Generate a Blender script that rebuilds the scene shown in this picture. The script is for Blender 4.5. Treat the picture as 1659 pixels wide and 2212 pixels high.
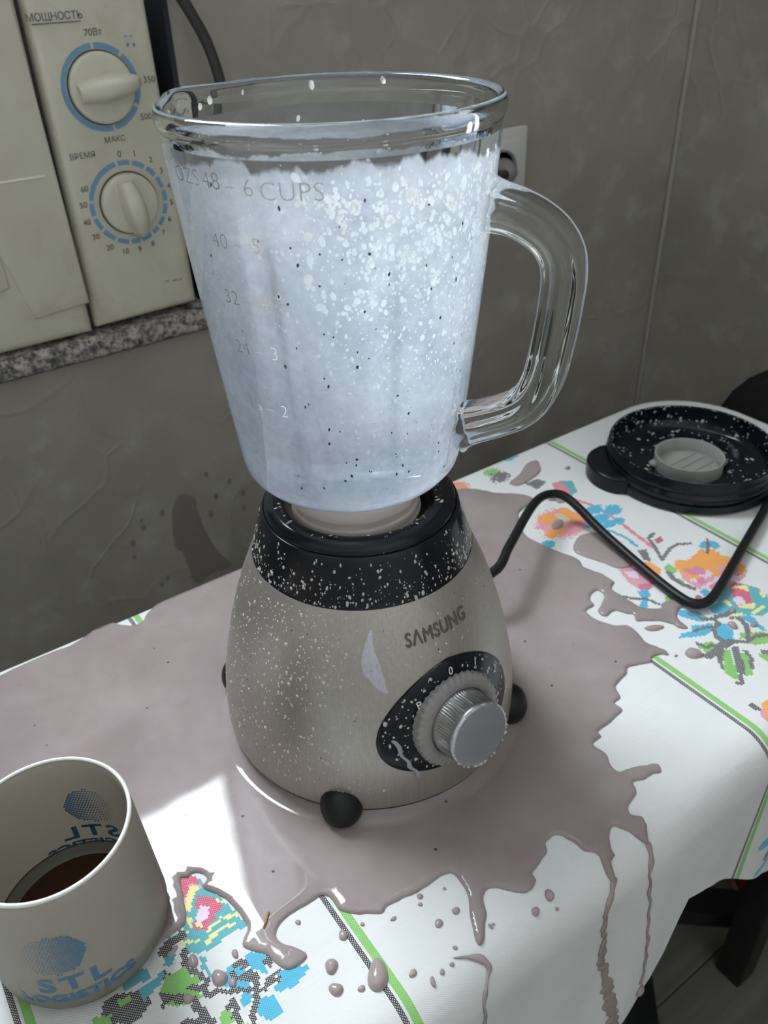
import bpy, bmesh, math, random
import numpy as np
from mathutils import Matrix, Vector
from mathutils.geometry import delaunay_2d_cdt

scene = bpy.context.scene
for o in list(bpy.data.objects):
    bpy.data.objects.remove(o)
PI = math.pi
random.seed(7)
rng = np.random.default_rng(11)

# ------------------------------------------------------------------ camera
# room axes: X along the back wall, Y towards it, Z up; table top is z = 0
F_PX, IW, IH, CAM_H = 1800.0, 1659, 2212, 0.40
CAM_RIGHT = Vector((0.8166, -0.5763, -0.0313))
CAM_DOWN = Vector((-0.3443, -0.4430, -0.8278))
CAM_FWD = Vector((0.4632, 0.6868, -0.5602))
cam_data = bpy.data.cameras.new('camera')
cam = bpy.data.objects.new('camera', cam_data)
scene.collection.objects.link(cam)
rot = Matrix((CAM_RIGHT, -CAM_DOWN, -CAM_FWD)).transposed()
cam.matrix_world = Matrix.Translation((0, 0, CAM_H)) @ rot.to_4x4()
cam_data.sensor_fit = 'VERTICAL'
cam_data.sensor_height = 36
cam_data.sensor_width = 27
cam_data.lens = F_PX / IH * 36
cam_data.clip_start = 0.02
cam_data.dof.use_dof = True
cam_data.dof.focus_distance = 0.40
cam_data.dof.aperture_fstop = 15
scene.camera = cam

# ------------------------------------------------------------------ light
world = bpy.data.worlds.new('overcast_sky')
scene.world = world
world.use_nodes = True
bg = world.node_tree.nodes['Background']
bg.inputs['Color'].default_value = (0.86, 0.935, 1.0, 1)
bg.inputs['Strength'].default_value = 26.0
scene.view_settings.view_transform = 'Standard'
scene.view_settings.look = 'None'
scene.view_settings.exposure = 0.52
scene.view_settings.gamma = 1.0
scene.view_settings.use_curve_mapping = False

WIN_X0, WIN_X1, WIN_Z0, WIN_Z1, WIN_Y = -0.20, 0.305, 0.795, 1.72, 1.0
port = bpy.data.lights.new('window_portal', 'AREA')
port.shape = 'RECTANGLE'
port.size, port.size_y = WIN_X1 - WIN_X0, WIN_Z1 - WIN_Z0
port.cycles.is_portal = True
po = bpy.data.objects.new('window_portal', port)
scene.collection.objects.link(po)
po.location = ((WIN_X0 + WIN_X1) / 2, WIN_Y + 0.005, (WIN_Z0 + WIN_Z1) / 2)
po.rotation_euler = (-PI / 2, 0, 0)

# ------------------------------------------------------------------ helpers
def tag(o, label=None, cat=None, group=None, kind=None):
    if label: o['label'] = label
    if cat: o['category'] = cat
    if group: o['group'] = group
    if kind: o['kind'] = kind
    return o

def thing(name, loc, label, cat, group=None):
    o = bpy.data.objects.new(name, None)
    o.empty_display_size = 0.02
    scene.collection.objects.link(o)
    o.location = loc
    return tag(o, label, cat, group)

def root_loc(parent):
    v = Vector((0, 0, 0))
    while parent is not None:
        v += parent.location
        parent = parent.parent
    return v

def link(name, me, mat, parent=None, smooth=True, origin=None):
    """me is in room coordinates; shift it so that the object sits under its parent"""
    base = root_loc(parent)
    org = Vector(origin) if origin is not None else base
    me.transform(Matrix.Translation(-org))
    if smooth:
        me.polygons.foreach_set('use_smooth', [True] * len(me.polygons))
    o = bpy.data.objects.new(name, me)
    scene.collection.objects.link(o)
    if parent is not None:
        o.parent = parent
    o.location = org - base
    if mat is not None:
        me.materials.append(mat)
    return o

def mesh_from(verts, faces):
    me = bpy.data.meshes.new('m')
    me.from_pydata([tuple(map(float, v)) for v in verts], [], [tuple(map(int, f)) for f in faces])
    me.update()
    return me

def bm_mesh(bm):
    bmesh.ops.recalc_face_normals(bm, faces=bm.faces)
    me = bpy.data.meshes.new('m')
    bm.to_mesh(me); bm.free()
    return me

def box_bm(x0, x1, y0, y1, z0, z1, bevel=0.0, seg=2, bm=None):
    b = bmesh.new()
    bmesh.ops.create_cube(b, size=1)
    bmesh.ops.scale(b, vec=(x1 - x0, y1 - y0, z1 - z0), verts=b.verts)
    bmesh.ops.translate(b, vec=((x0 + x1) / 2, (y0 + y1) / 2, (z0 + z1) / 2), verts=b.verts)
    if bevel > 0:
        bmesh.ops.bevel(b, geom=list(b.edges), offset=bevel, segments=seg, profile=0.5, affect='EDGES')
    if bm is not None:
        me = bm_mesh(b); bm.from_mesh(me); bpy.data.meshes.remove(me)
        return bm
    return b

def box(name, dims, mat, parent=None, bevel=0.0, seg=2, origin=None):
    o = link(name, bm_mesh(box_bm(*dims, bevel=bevel, seg=seg)), mat, parent, smooth=False, origin=origin)
    if bevel: shade_auto(o)
    return o

def shade_auto(o, ang=0.6):
    me = o.data
    me.polygons.foreach_set('use_smooth', [True] * len(me.polygons))
    me.set_sharp_from_angle(angle=ang)

def lathe(prof, cx, cy, n=96, rfun=None, close_top=False, close_bot=False, loop=False):
    """prof: list of (r, z). rfun(r, z, theta, i) may change r. loop closes the profile on itself."""
    V, Fc = [], []
    m = len(prof)
    for i, (r, z) in enumerate(prof):
        for k in range(n):
            t = 2 * PI * k / n
            rr = rfun(r, z, t, i) if rfun else r
            V.append((cx + rr * math.cos(t), cy + rr * math.sin(t), z))
    for i in range(m if loop else m - 1):
        j = (i + 1) % m
        for k in range(n):
            l = (k + 1) % n
            Fc.append((i * n + k, i * n + l, j * n + l, j * n + k))
    if close_bot: Fc.append(tuple(reversed(range(n))))
    if close_top: Fc.append(tuple(range((m - 1) * n, m * n)))
    me = mesh_from(V, Fc)
    b = bmesh.new(); b.from_mesh(me)
    bmesh.ops.remove_doubles(b, verts=b.verts, dist=1e-6)
    bmesh.ops.recalc_face_normals(b, faces=b.faces)
    b.to_mesh(me); b.free()
    return me

def smooth_prof(pts, per=6):
    """Catmull-Rom through a list of tuples"""
    P = np.array(pts, float)
    out = []
    for i in range(len(P) - 1):
        p0, p1, p2, p3 = P[max(i - 1, 0)], P[i], P[i + 1], P[min(i + 2, len(P) - 1)]
        for s in range(per):
            t = s / per
            out.append(0.5 * ((2 * p1) + (-p0 + p2) * t + (2 * p0 - 5 * p1 + 4 * p2 - p3) * t * t + (-p0 + 3 * p1 - 3 * p2 + p3) * t ** 3))
    out.append(P[-1])
    return [tuple(v) for v in out]

def sweep(path, section, up=Vector((0, 0, 1)), scale=None, closed_ends=True):
    """sweep a closed 2-D section (list of (a, b)) along a path; b points along 'up' made normal to the path"""
    P = [Vector(p) for p in path]
    V, Fc = [], []
    n = len(section)
    for i, p in enumerate(P):
        t = (P[min(i + 1, len(P) - 1)] - P[max(i - 1, 0)]).normalized()
        a = t.cross(up)
        if a.length < 1e-6: a = t.cross(Vector((1, 0, 0)))
        a.normalize()
        b = a.cross(t).normalized()
        s = scale(i / (len(P) - 1)) if scale else 1.0
        for (u, v) in section:
            V.append(p + a * u * s + b * v * s)
    for i in range(len(P) - 1):
        for k in range(n):
            l = (k + 1) % n
            Fc.append((i * n + k, i * n + l, (i + 1) * n + l, (i + 1) * n + k))
    if closed_ends:
        Fc.append(tuple(reversed(range(n))))
        Fc.append(tuple(range((len(P) - 1) * n, len(P) * n)))
    me = mesh_from(V, Fc)
    b_ = bmesh.new(); b_.from_mesh(me)
    bmesh.ops.recalc_face_normals(b_, faces=b_.faces)
    b_.to_mesh(me); b_.free()
    return me

def circle(r, n=14, ry=None):
    ry = ry or r
    return [(r * math.cos(2 * PI * k / n), ry * math.sin(2 * PI * k / n)) for k in range(n)]

def text_mesh(s, size, extrude=0.0, bold=0.0, align='CENTER', res=3, spacing=1.0):
    cu = bpy.data.curves.new('t', 'FONT')
    cu.body = s
    cu.size = size
    cu.extrude = extrude
    cu.offset = bold
    cu.align_x = align
    cu.align_y = 'CENTER'
    cu.resolution_u = res
    cu.space_character = spacing
    ob = bpy.data.objects.new('t', cu)
    scene.collection.objects.link(ob)
    dg = bpy.context.evaluated_depsgraph_get()
    me = bpy.data.meshes.new_from_object(ob.evaluated_get(dg))
    bpy.data.objects.remove(ob)
    bpy.data.curves.remove(cu)
    return me

def map_mesh(me, fn, cuts=0):
    if cuts:
        b = bmesh.new(); b.from_mesh(me)
        bmesh.ops.triangulate(b, faces=b.faces, ngon_method='EAR_CLIP')
        for _ in range(cuts):
            bmesh.ops.triangulate(b, faces=b.faces, ngon_method='EAR_CLIP')
            bmesh.ops.subdivide_edges(b, edges=[e for e in b.edges if e.calc_length() > 0.0025], cuts=1)
        b.to_mesh(me); b.free()
    for v in me.vertices:
        v.co = Vector(fn(v.co.x, v.co.y, v.co.z))
    me.update()
    return me

def join_meshes(ms):
    b = bmesh.new()
    for m in ms:
        b.from_mesh(m); bpy.data.meshes.remove(m)
    me = bpy.data.meshes.new('m')
    b.to_mesh(me); b.free()
    return me

def blobs(points, name, mat, parent, flat=0.5, kind='stuff', label=None):
    """points: (pos, normal, r, stretch) -> one mesh of little domes"""
    V, Fc = [], []
    n = 7
    for (p, nr, r, st) in points:
        nr = Vector(nr).normalized(); p = Vector(p)
        a = nr.cross(Vector((0, 0, 1)))
        if a.length < 1e-4: a = Vector((1, 0, 0))
        a.normalize(); b = nr.cross(a).normalized()
        i0 = len(V)
        ph = random.random() * 6.28
        for (f, h) in ((1.0, -0.15), (0.78, 0.55)):
            for k in range(n):
                t = 2 * PI * k / n + ph
                w = 1 + 0.18 * math.sin(2 * t + ph)
                V.append(p + a * (r * f * w * math.cos(t)) + b * (r * st * f * w * math.sin(t)) + nr * (r * flat * h))
        V.append(p + nr * r * flat)
        for k in range(n):
            l = (k + 1) % n
            Fc.append((i0 + k, i0 + l, i0 + n + l, i0 + n + k))
            Fc.append((i0 + n + k, i0 + n + l, i0 + 2 * n))
    o = link(name, mesh_from(V, Fc), mat, parent)
    return tag(o, label, kind=kind)

# ---------- materials
MATS = {}
def mat(name, col, rough=0.5, metal=0.0, spec=None, trans=0.0, ior=1.5, coat=0.0, sheen=0.0):
    m = bpy.data.materials.new(name); m.use_nodes = True
    p = m.node_tree.nodes['Principled BSDF']
    p.inputs['Base Color'].default_value = (*col, 1)
    p.inputs['Roughness'].default_value = rough
    p.inputs['Metallic'].default_value = metal
    p.inputs['IOR'].default_value = ior
    p.inputs['Transmission Weight'].default_value = trans
    p.inputs['Coat Weight'].default_value = coat
    p.inputs['Sheen Weight'].default_value = sheen
    if spec is not None: p.inputs['Specular IOR Level'].default_value = spec
    MATS[name] = m
    return m

class NT:
    def __init__(s, m):
        s.t = m.node_tree; s.n = s.t.nodes; s.p = s.n.get('Principled BSDF')
    def node(s, typ, **kw):
        nd = s.n.new(typ)
        for k, v in kw.items():
            if k.startswith('i_'):
                nd.inputs[k[2:].replace('_', ' ')].default_value = v
            else: setattr(nd, k, v)
        return nd
    def link(s, a, b): s.t.links.new(a, b)
    def noise(s, scale, detail=4, rough=0.55, vec=None, dist=0.0):
        nd = s.node('ShaderNodeTexNoise')
        nd.inputs['Scale'].default_value = scale
        nd.inputs['Detail'].default_value = detail
        nd.inputs['Roughness'].default_value = rough
        nd.inputs['Distortion'].default_value = dist
        if vec is not None: s.link(vec, nd.inputs['Vector'])
        return nd
    def ramp(s, fac, stops):
        r = s.node('ShaderNodeValToRGB')
        el = r.color_ramp.elements
        while len(el) < len(stops): el.new(0.5)
        for e, (p, c) in zip(el, stops):
            e.position = p; e.color = c if len(c) == 4 else (*c, 1)
        s.link(fac, r.inputs['Fac'])
        return r
    def coord(s): return s.node('ShaderNodeTexCoord').outputs['Object']
    def bump(s, h, strength=0.3, dist=0.001, prev=None):
        b = s.node('ShaderNodeBump')
        b.inputs['Strength'].default_value = strength
        b.inputs['Distance'].default_value = dist
        s.link(h, b.inputs['Height'])
        if prev is not None: s.link(prev.outputs['Normal'], b.inputs['Normal'])
        return b
    def math(s, op, a, b=None):
        m = s.node('ShaderNodeMath', operation=op)
        for i, v in enumerate((a, b)):
            if v is None: continue
            if isinstance(v, (int, float)): m.inputs[i].default_value = v
            else: s.link(v, m.inputs[i])
        return m.outputs[0]
    def mix(s, fac, a, b):
        m = s.node('ShaderNodeMix', data_type='RGBA')
        for k, v in (('Factor', fac), ('A', a), ('B', b)):
            inp = [i for i in m.inputs if i.name == k and (i.type == 'RGBA' or k == 'Factor' and i.type == 'VALUE')][0]
            if isinstance(v, (int, float)): inp.default_value = v
            elif isinstance(v, tuple): inp.default_value = (*v, 1) if len(v) == 3 else v
            else: s.link(v, inp)
        return [o for o in m.outputs if o.type == 'RGBA'][0]

def m_mottle(name, c1, c2, scale, rough, metal=0.0, bump=0.0, bscale=None, coat=0.0):
    m = mat(name, c1, rough, metal, coat=coat)
    t = NT(m); co = t.coord()
    nz = t.noise(scale, 5, 0.6, co)
    r = t.ramp(nz.outputs['Fac'], [(0.35, c1), (0.68, c2)])
    t.link(r.outputs['Color'], t.p.inputs['Base Color'])
    if bump:
        b = t.bump(t.noise(bscale or scale * 6, 3, 0.5, co).outputs['Fac'], bump, 0.002)
        t.link(b.outputs['Normal'], t.p.inputs['Normal'])
    return m

def m_wallpaper():
    m = mat('wallpaper', (0.22, 0.21, 0.19), 0.6)
    t = NT(m); co = t.coord()
    n1 = t.noise(5.5, 5, 0.6, co, 0.4)
    n2 = t.noise(22, 4, 0.6, co)
    base = t.ramp(n1.outputs['Fac'], [(0.3, (0.27, 0.25, 0.218)), (0.7, (0.365, 0.342, 0.305))])
    spots = t.ramp(n2.outputs['Fac'], [(0.53, (0, 0, 0)), (0.68, (1, 1, 1))])
    col = t.mix(t.math('MULTIPLY', spots.outputs['Color'], 0.42), base.outputs['Color'], (0.47, 0.455, 0.42))
    t.link(col, t.p.inputs['Base Color'])
    dn = t.noise(9, 2, 0.5, co)
    ds = t.node('ShaderNodeVectorMath', operation='MULTIPLY_ADD')
    t.link(dn.outputs['Color'], ds.inputs[0]); ds.inputs[1].default_value = (0.09, 0.09, 0.09); t.link(co, ds.inputs[2])
    vo = t.node('ShaderNodeTexVoronoi', feature='DISTANCE_TO_EDGE')
    vo.inputs['Scale'].default_value = 17
    t.link(ds.outputs[0], vo.inputs['Vector'])
    cr = t.ramp(vo.outputs['Distance'], [(0.0, (1, 1, 1)), (0.07, (0, 0, 0))])
    msk = t.ramp(t.noise(7, 2, 0.5, co).outputs['Fac'], [(0.42, (0, 0, 0)), (0.6, (1, 1, 1))])
    h = t.math('MULTIPLY', cr.outputs['Color'], msk.outputs['Color'])
    b1 = t.bump(h, 0.42, 0.0014)
    b2 = t.bump(t.noise(260, 3, 0.6, co).outputs['Fac'], 0.12, 0.001, b1)
    t.link(b2.outputs['Normal'], t.p.inputs['Normal'])
    return m

def m_granite():
    m = mat('granite_laminate', (0.2, 0.2, 0.2), 0.45)
    t = NT(m); co = t.coord()
    v = t.node('ShaderNodeTexVoronoi'); v.inputs['Scale'].default_value = 260; t.link(co, v.inputs['Vector'])
    n = t.noise(120, 4, 0.7, co)
    mx = t.math('ADD', t.math('MULTIPLY', v.outputs['Distance'], 0.22), t.math('MULTIPLY', n.outputs['Fac'], 0.92))
    r = t.ramp(mx, [(0.38, (0.03, 0.03, 0.035)), (0.52, (0.15, 0.145, 0.14)), (0.64, (0.42, 0.38, 0.34)), (0.8, (0.6, 0.56, 0.52))])
    t.link(r.outputs['Color'], t.p.inputs['Base Color'])
    return m

def m_steel(name, c, rough, scale_vec, bump=0.06):
    m = mat(name, c, rough, 1.0)
    t = NT(m); co = t.coord()
    mp = t.node('ShaderNodeMapping'); mp.inputs['Scale'].default_value = scale_vec
    t.link(co, mp.inputs['Vector'])
    n = t.noise(1.0, 4, 0.6, mp.outputs['Vector'])
    r = t.ramp(n.outputs['Fac'], [(0.3, tuple(x * 0.88 for x in c)), (0.7, tuple(min(1, x * 1.06) for x in c))])
    t.link(r.outputs['Color'], t.p.inputs['Base Color'])
    b = t.bump(n.outputs['Fac'], bump, 0.001)
    t.link(b.outputs['Normal'], t.p.inputs['Normal'])
    return m

def m_milk(name, c1, c2, rough=0.1, scale=18, specks=True):
    m = mat(name, c1, rough, ior=1.36)
    t = NT(m); co = t.coord()
    n = t.noise(scale, 5, 0.6, co, 0.3)
    r = t.ramp(n.outputs['Fac'], [(0.3, c1), (0.7, c2)])
    col = r.outputs['Color']
    if specks:
        v = t.node('ShaderNodeTexVoronoi'); v.inputs['Scale'].default_value = 100; t.link(co, v.inputs['Vector'])
        s = t.ramp(v.outputs['Distance'], [(0.06, (1, 1, 1)), (0.11, (0, 0, 0))])
        pick = t.ramp(v.outputs['Color'], [(0.66, (0, 0, 0)), (0.68, (1, 1, 1))])
        col = t.mix(t.math('MULTIPLY', s.outputs['Color'], pick.outputs['Color']), col, (0.05, 0.04, 0.045))
    t.link(col, t.p.inputs['Base Color'])
    b = t.bump(t.noise(30, 2, 0.5, co).outputs['Fac'], 0.03, 0.002)
    t.link(b.outputs['Normal'], t.p.inputs['Normal'])
    return m

def m_film():
    """milk film on the inside of the jar: scattering, partly see-through"""
    m = bpy.data.materials.new('milk_film'); m.use_nodes = True
    t = NT(m); t.n.remove(t.p)
    out = t.n['Material Output']
    co = t.coord()
    n1 = t.noise(24, 6, 0.65, co, 0.5)
    n2 = t.noise(260, 3, 0.6, co)
    col = t.ramp(n1.outputs['Fac'], [(0.3, (0.70, 0.755, 0.84)), (0.7, (0.86, 0.89, 0.93))])
    tr = t.node('ShaderNodeBsdfTranslucent'); df = t.node('ShaderNodeBsdfDiffuse'); tp = t.node('ShaderNodeBsdfTransparent')
    t.link(col.outputs['Color'], tr.inputs['Color']); t.link(col.outputs['Color'], df.inputs['Color'])
    tp.inputs['Color'].default_value = (0.93, 0.96, 1, 1)
    a = t.node('ShaderNodeMixShader'); a.inputs[0].default_value = 0.45
    t.link(tr.outputs[0], a.inputs[1]); t.link(df.outputs[0], a.inputs[2])
    dens = t.math('ADD', t.math('MULTIPLY', n1.outputs['Fac'], 0.7), t.math('MULTIPLY', n2.outputs['Fac'], 0.4))
    fr = t.ramp(dens, [(0.34, (0.55, 0.55, 0.55)), (0.72, (0.22, 0.22, 0.22))])
    # streaky thin hem along the top of the film
    sx = t.node('ShaderNodeSeparateXYZ'); t.link(co, sx.inputs[0])
    mp = t.node('ShaderNodeMapping'); mp.inputs['Scale'].default_value = (60, 60, 9); t.link(co, mp.inputs['Vector'])
    ns = t.noise(1.0, 4, 0.6, mp.outputs['Vector'])
    tilt = t.math('ADD', t.math('MULTIPLY', sx.outputs['X'], 0.069), t.math('MULTIPLY', sx.outputs['Y'], 0.110))
    zz = t.math('ADD', t.math('ADD', sx.outputs['Z'], tilt), t.math('MULTIPLY', t.math('SUBTRACT', ns.outputs['Fac'], 0.5), 0.022))
    edge = t.node('ShaderNodeMapRange'); edge.inputs['From Min'].default_value = 0.1755; edge.inputs['From Max'].default_value = 0.1785
    t.link(zz, edge.inputs['Value'])
    fac = t.math('MAXIMUM', fr.outputs['Color'], edge.outputs[0])
    b = t.node('ShaderNodeMixShader')
    t.link(fac, b.inputs[0]); t.link(a.outputs[0], b.inputs[1]); t.link(tp.outputs[0], b.inputs[2])
    t.link(b.outputs[0], out.inputs['Surface'])
    return m

def m_cloth():
    m = mat('printed_cotton', (0.8, 0.8, 0.8), 0.85, sheen=0.1)
    t = NT(m); co = t.coord()
    at = t.node('ShaderNodeAttribute'); at.attribute_name = 'print_colour'
    uv = t.node('ShaderNodeAttribute'); uv.attribute_name = 'stitch_grid'
    sx = t.node('ShaderNodeSeparateXYZ'); t.link(uv.outputs['Vector'], sx.inputs[0])
    fu = t.math('FRACT', sx.outputs['X']); fv = t.math('FRACT', sx.outputs['Y'])
    d1 = t.math('ABSOLUTE', t.math('SUBTRACT', fu, fv))
    d2 = t.math('ABSOLUTE', t.math('SUBTRACT', t.math('ADD', fu, fv), 1.0))
    d = t.math('MINIMUM', d1, d2)
    cross = t.ramp(d, [(0.20, (1, 1, 1)), (0.34, (0, 0, 0))])       # arms of the printed stitch
    n1 = t.noise(6, 4, 0.6, co)
    ground = t.ramp(n1.outputs['Fac'], [(0.3, (0.66, 0.675, 0.665)), (0.7, (0.74, 0.75, 0.75))])
    st = t.noise(14, 3, 0.5, co)
    stain = t.ramp(st.outputs['Fac'], [(0.60, (0, 0, 0)), (0.80, (1, 1, 1))])
    ground2 = t.mix(t.math('MULTIPLY', stain.outputs['Color'], 0.22), ground.outputs['Color'], (0.62, 0.55, 0.55))
    # alpha = how far the gaps between stitches show the white ground (1 black lattice, .35 coloured fill)
    gap = t.math('MULTIPLY', t.math('SUBTRACT', 1.0, cross.outputs['Color']), at.outputs['Alpha'])
    on = t.math('GREATER_THAN', at.outputs['Alpha'], 0.01)
    colr = t.mix(gap, at.outputs['Color'], ground2)
    col = t.mix(on, ground2, colr)
    t.link(col, t.p.inputs['Base Color'])
    w = t.node('ShaderNodeTexWave', wave_type='BANDS', bands_direction='DIAGONAL')
    w.inputs['Scale'].default_value = 420; w.inputs['Distortion'].default_value = 1.0
    t.link(co, w.inputs['Vector'])
    b0 = t.bump(t.noise(11, 3, 0.5, co).outputs['Fac'], 0.20, 0.01)
    mp = t.node('ShaderNodeMapping'); mp.inputs['Rotation'].default_value = (0.5, 0.3, 0.7); mp.inputs['Scale'].default_value = (10, 70, 26)
    t.link(co, mp.inputs['Vector'])
    b0 = t.bump(t.noise(1.0, 3, 0.5, mp.outputs['Vector'], 0.8).outputs['Fac'], 0.16, 0.006, b0)
    b1 = t.bump(w.outputs['Fac'], 0.10, 0.0006, b0)
    t.link(b1.outputs['Normal'], t.p.inputs['Normal'])
    return m

def m_laminate():
    m = mat('dark_laminate', (0.05, 0.05, 0.045), 0.45)
    t = NT(m); co = t.coord()
    mp = t.node('ShaderNodeMapping'); mp.inputs['Scale'].default_value = (4, 60, 4); t.link(co, mp.inputs['Vector'])
    n = t.noise(1, 5, 0.6, mp.outputs['Vector'])
    r = t.ramp(n.outputs['Fac'], [(0.3, (0.15, 0.142, 0.125)), (0.7, (0.22, 0.21, 0.185))])
    t.link(r.outputs['Color'], t.p.inputs['Base Color'])
    return m

def m_glass(name, tint=(1, 1, 1), rough=0.0, ior=1.5):
    m = bpy.data.materials.new(name); m.use_nodes = True
    t = NT(m); t.n.remove(t.p)
    g = t.node('ShaderNodeBsdfGlass'); g.inputs['IOR'].default_value = ior
    g.inputs['Roughness'].default_value = rough
    g.inputs['Color'].default_value = (*tint, 1)
    t.link(g.outputs[0], t.n['Material Output'].inputs['Surface'])
    return m

def m_pane(name):
    m = bpy.data.materials.new(name); m.use_nodes = True
    t = NT(m); t.n.remove(t.p)
    tp = t.node('ShaderNodeBsdfTransparent'); gl = t.node('ShaderNodeBsdfGlossy'); gl.inputs['Roughness'].default_value = 0.0
    mx = t.node('ShaderNodeMixShader'); mx.inputs[0].default_value = 0.05
    t.link(tp.outputs[0], mx.inputs[1]); t.link(gl.outputs[0], mx.inputs[2])
    t.link(mx.outputs[0], t.n['Material Output'].inputs['Surface'])
    return m

def m_frosted(name, col, transl=0.5):
    m = mat(name, col, 0.35)
    t = NT(m)
    tr = t.node('ShaderNodeBsdfTranslucent'); tr.inputs['Color'].default_value = (*col, 1)
    n = t.noise(40, 4, 0.6, t.coord())
    r = t.ramp(n.outputs['Fac'], [(0.3, tuple(c * 0.9 for c in col)), (0.7, col)])
    t.link(r.outputs['Color'], t.p.inputs['Base Color'])
    mx = t.node('ShaderNodeMixShader'); mx.inputs[0].default_value = transl
    t.link(t.p.outputs[0], mx.inputs[1]); t.link(tr.outputs[0], mx.inputs[2])
    t.link(mx.outputs[0], t.n['Material Output'].inputs['Surface'])
    return m

WALLP = m_wallpaper()
GRANITE = m_granite()
LAMINATE = m_laminate()
CLOTH = m_cloth()
WHITE = m_mottle('white_paint', (0.80, 0.79, 0.76), (0.86, 0.85, 0.83), 4, 0.6)
PALE = m_mottle('pale_wall_paint', (0.78, 0.765, 0.73), (0.82, 0.805, 0.77), 3, 0.7)
CREAM = m_mottle('aged_cream_plastic', (0.56, 0.545, 0.43), (0.63, 0.615, 0.50), 16, 0.42, bump=0.02)
def stains(m, scale, col, lo, hi, amt):
    t = NT(m); src = t.p.inputs['Base Color'].links[0].from_socket
    n = t.noise(scale, 5, 0.65, t.coord(), 0.6)
    r = t.ramp(n.outputs['Fac'], [(lo, (0, 0, 0)), (hi, (1, 1, 1))])
    t.link(t.mix(t.math('MULTIPLY', r.outputs['Color'], amt), src, col), t.p.inputs['Base Color'])
stains(CREAM, 13, (0.34, 0.29, 0.19), 0.56, 0.78, 0.55)
CREAMK = m_mottle('cream_knob_plastic', (0.60, 0.585, 0.47), (0.68, 0.66, 0.55), 30, 0.40)
NAVY = mat('dark_navy_panel', (0.012, 0.014, 0.022), 0.5)
BLACKP = m_mottle('black_plastic', (0.005, 0.0055, 0.007), (0.008, 0.009, 0.011), 60, 0.28)
BLACKP.node_tree.nodes['Principled BSDF'].inputs['Specular IOR Level'].default_value = 0.3
BLACKG = m_mottle('black_gloss_plastic', (0.004, 0.005, 0.008), (0.007, 0.009, 0.014), 40, 0.16)
BLACKG.node_tree.nodes['Principled BSDF'].inputs['Specular IOR Level'].default_value = 0.35
RUBBER = m_mottle('black_rubber', (0.008, 0.008, 0.009), (0.012, 0.012, 0.012), 90, 0.42)
RUBBER.node_tree.nodes['Principled BSDF'].inputs['Specular IOR Level'].default_value = 0.3
CORDM = m_mottle('grey_cord', (0.035, 0.034, 0.032), (0.045, 0.044, 0.042), 60, 0.55)
GAPM = mat('shadow_gap_plastic', (0.05, 0.048, 0.04), 0.7)
STEEL = m_steel('brushed_steel', (0.46, 0.43, 0.395), 0.40, (900, 900, 12))
STEEL.node_tree.nodes['Principled BSDF'].inputs['Metallic'].default_value = 0.75
KNOBM = m_steel('turned_aluminium', (0.72, 0.73, 0.75), 0.24, (300, 300, 300), 0.03)
RINGM = mat('grey_ring_plastic', (0.27, 0.26, 0.25), 0.35)
LOGOM = mat('brown_logo_print', (0.13, 0.10, 0.08), 0.5)
NUMW = mat('white_numeral_print', (0.7, 0.72, 0.75), 0.6)
INK = mat('grey_ink_print', (0.10, 0.10, 0.10), 0.6)
INKB = mat('blue_ink_print', (0.17, 0.33, 0.52), 0.55)
MILK = m_milk('cocoa_milk', (0.27, 0.222, 0.22), (0.35, 0.30, 0.297), 0.05)
MILKD = m_milk('cocoa_milk_drop', (0.33, 0.27, 0.265), (0.38, 0.32, 0.315), 0.08, specks=False)
SPECK = mat('dried_milk_speck', (0.52, 0.50, 0.455), 0.3)
DOLLOP = m_frosted('milk_foam', (0.97, 0.955, 0.93), 0.72)
FLECK = mat('dark_berry_fleck', (0.03, 0.015, 0.02), 0.5)
FILM = m_film()
GLASS = m_glass('clear_jar_glass', (0.985, 0.995, 0.995))
GLASSH = m_glass('clear_handle_glass', (0.985, 0.995, 0.99))
CLEARP = m_frosted('cloudy_clear_plastic', (0.60, 0.60, 0.57), 0.5)
FOOTM = m_frosted('milky_foot_plastic', (0.86, 0.78, 0.73), 0.35)
MUGM = m_frosted('frosted_beige_glass', (0.50, 0.475, 0.42), 0.62)
MUGM.node_tree.nodes['Principled BSDF'].inputs['Roughness'].default_value = 0.25
MUGRIM = mat('clear_glass_rim', (0.75, 0.74, 0.70), 0.05, ior=1.5, coat=1.0)
COFFEE = mat('coffee', (0.045, 0.016, 0.006), 0.08, ior=1.35)
MUGINK = mat('blue_mug_print', (0.06, 0.165, 0.28), 0.5)
SOCKET = mat('white_socket_plastic', (0.62, 0.62, 0.60), 0.4)
HOLE = mat('dark_socket_hole', (0.02, 0.02, 0.02), 0.7)
CHAIRF = m_mottle('black_chair_fabric', (0.012, 0.012, 0.012), (0.020, 0.020, 0.020), 200, 0.85)
REDM = m_mottle('red_felt', (0.25, 0.012, 0.02), (0.32, 0.02, 0.03), 80, 0.9)
TANM = mat('tan_sole', (0.55, 0.38, 0.30), 0.6)
WOOD = m_mottle('pale_table_wood', (0.45, 0.32, 0.2), (0.5, 0.37, 0.25), 12, 0.5)
WETWALL = mat('wet_wall_stain', (0.225, 0.20, 0.178), 0.5)

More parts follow.
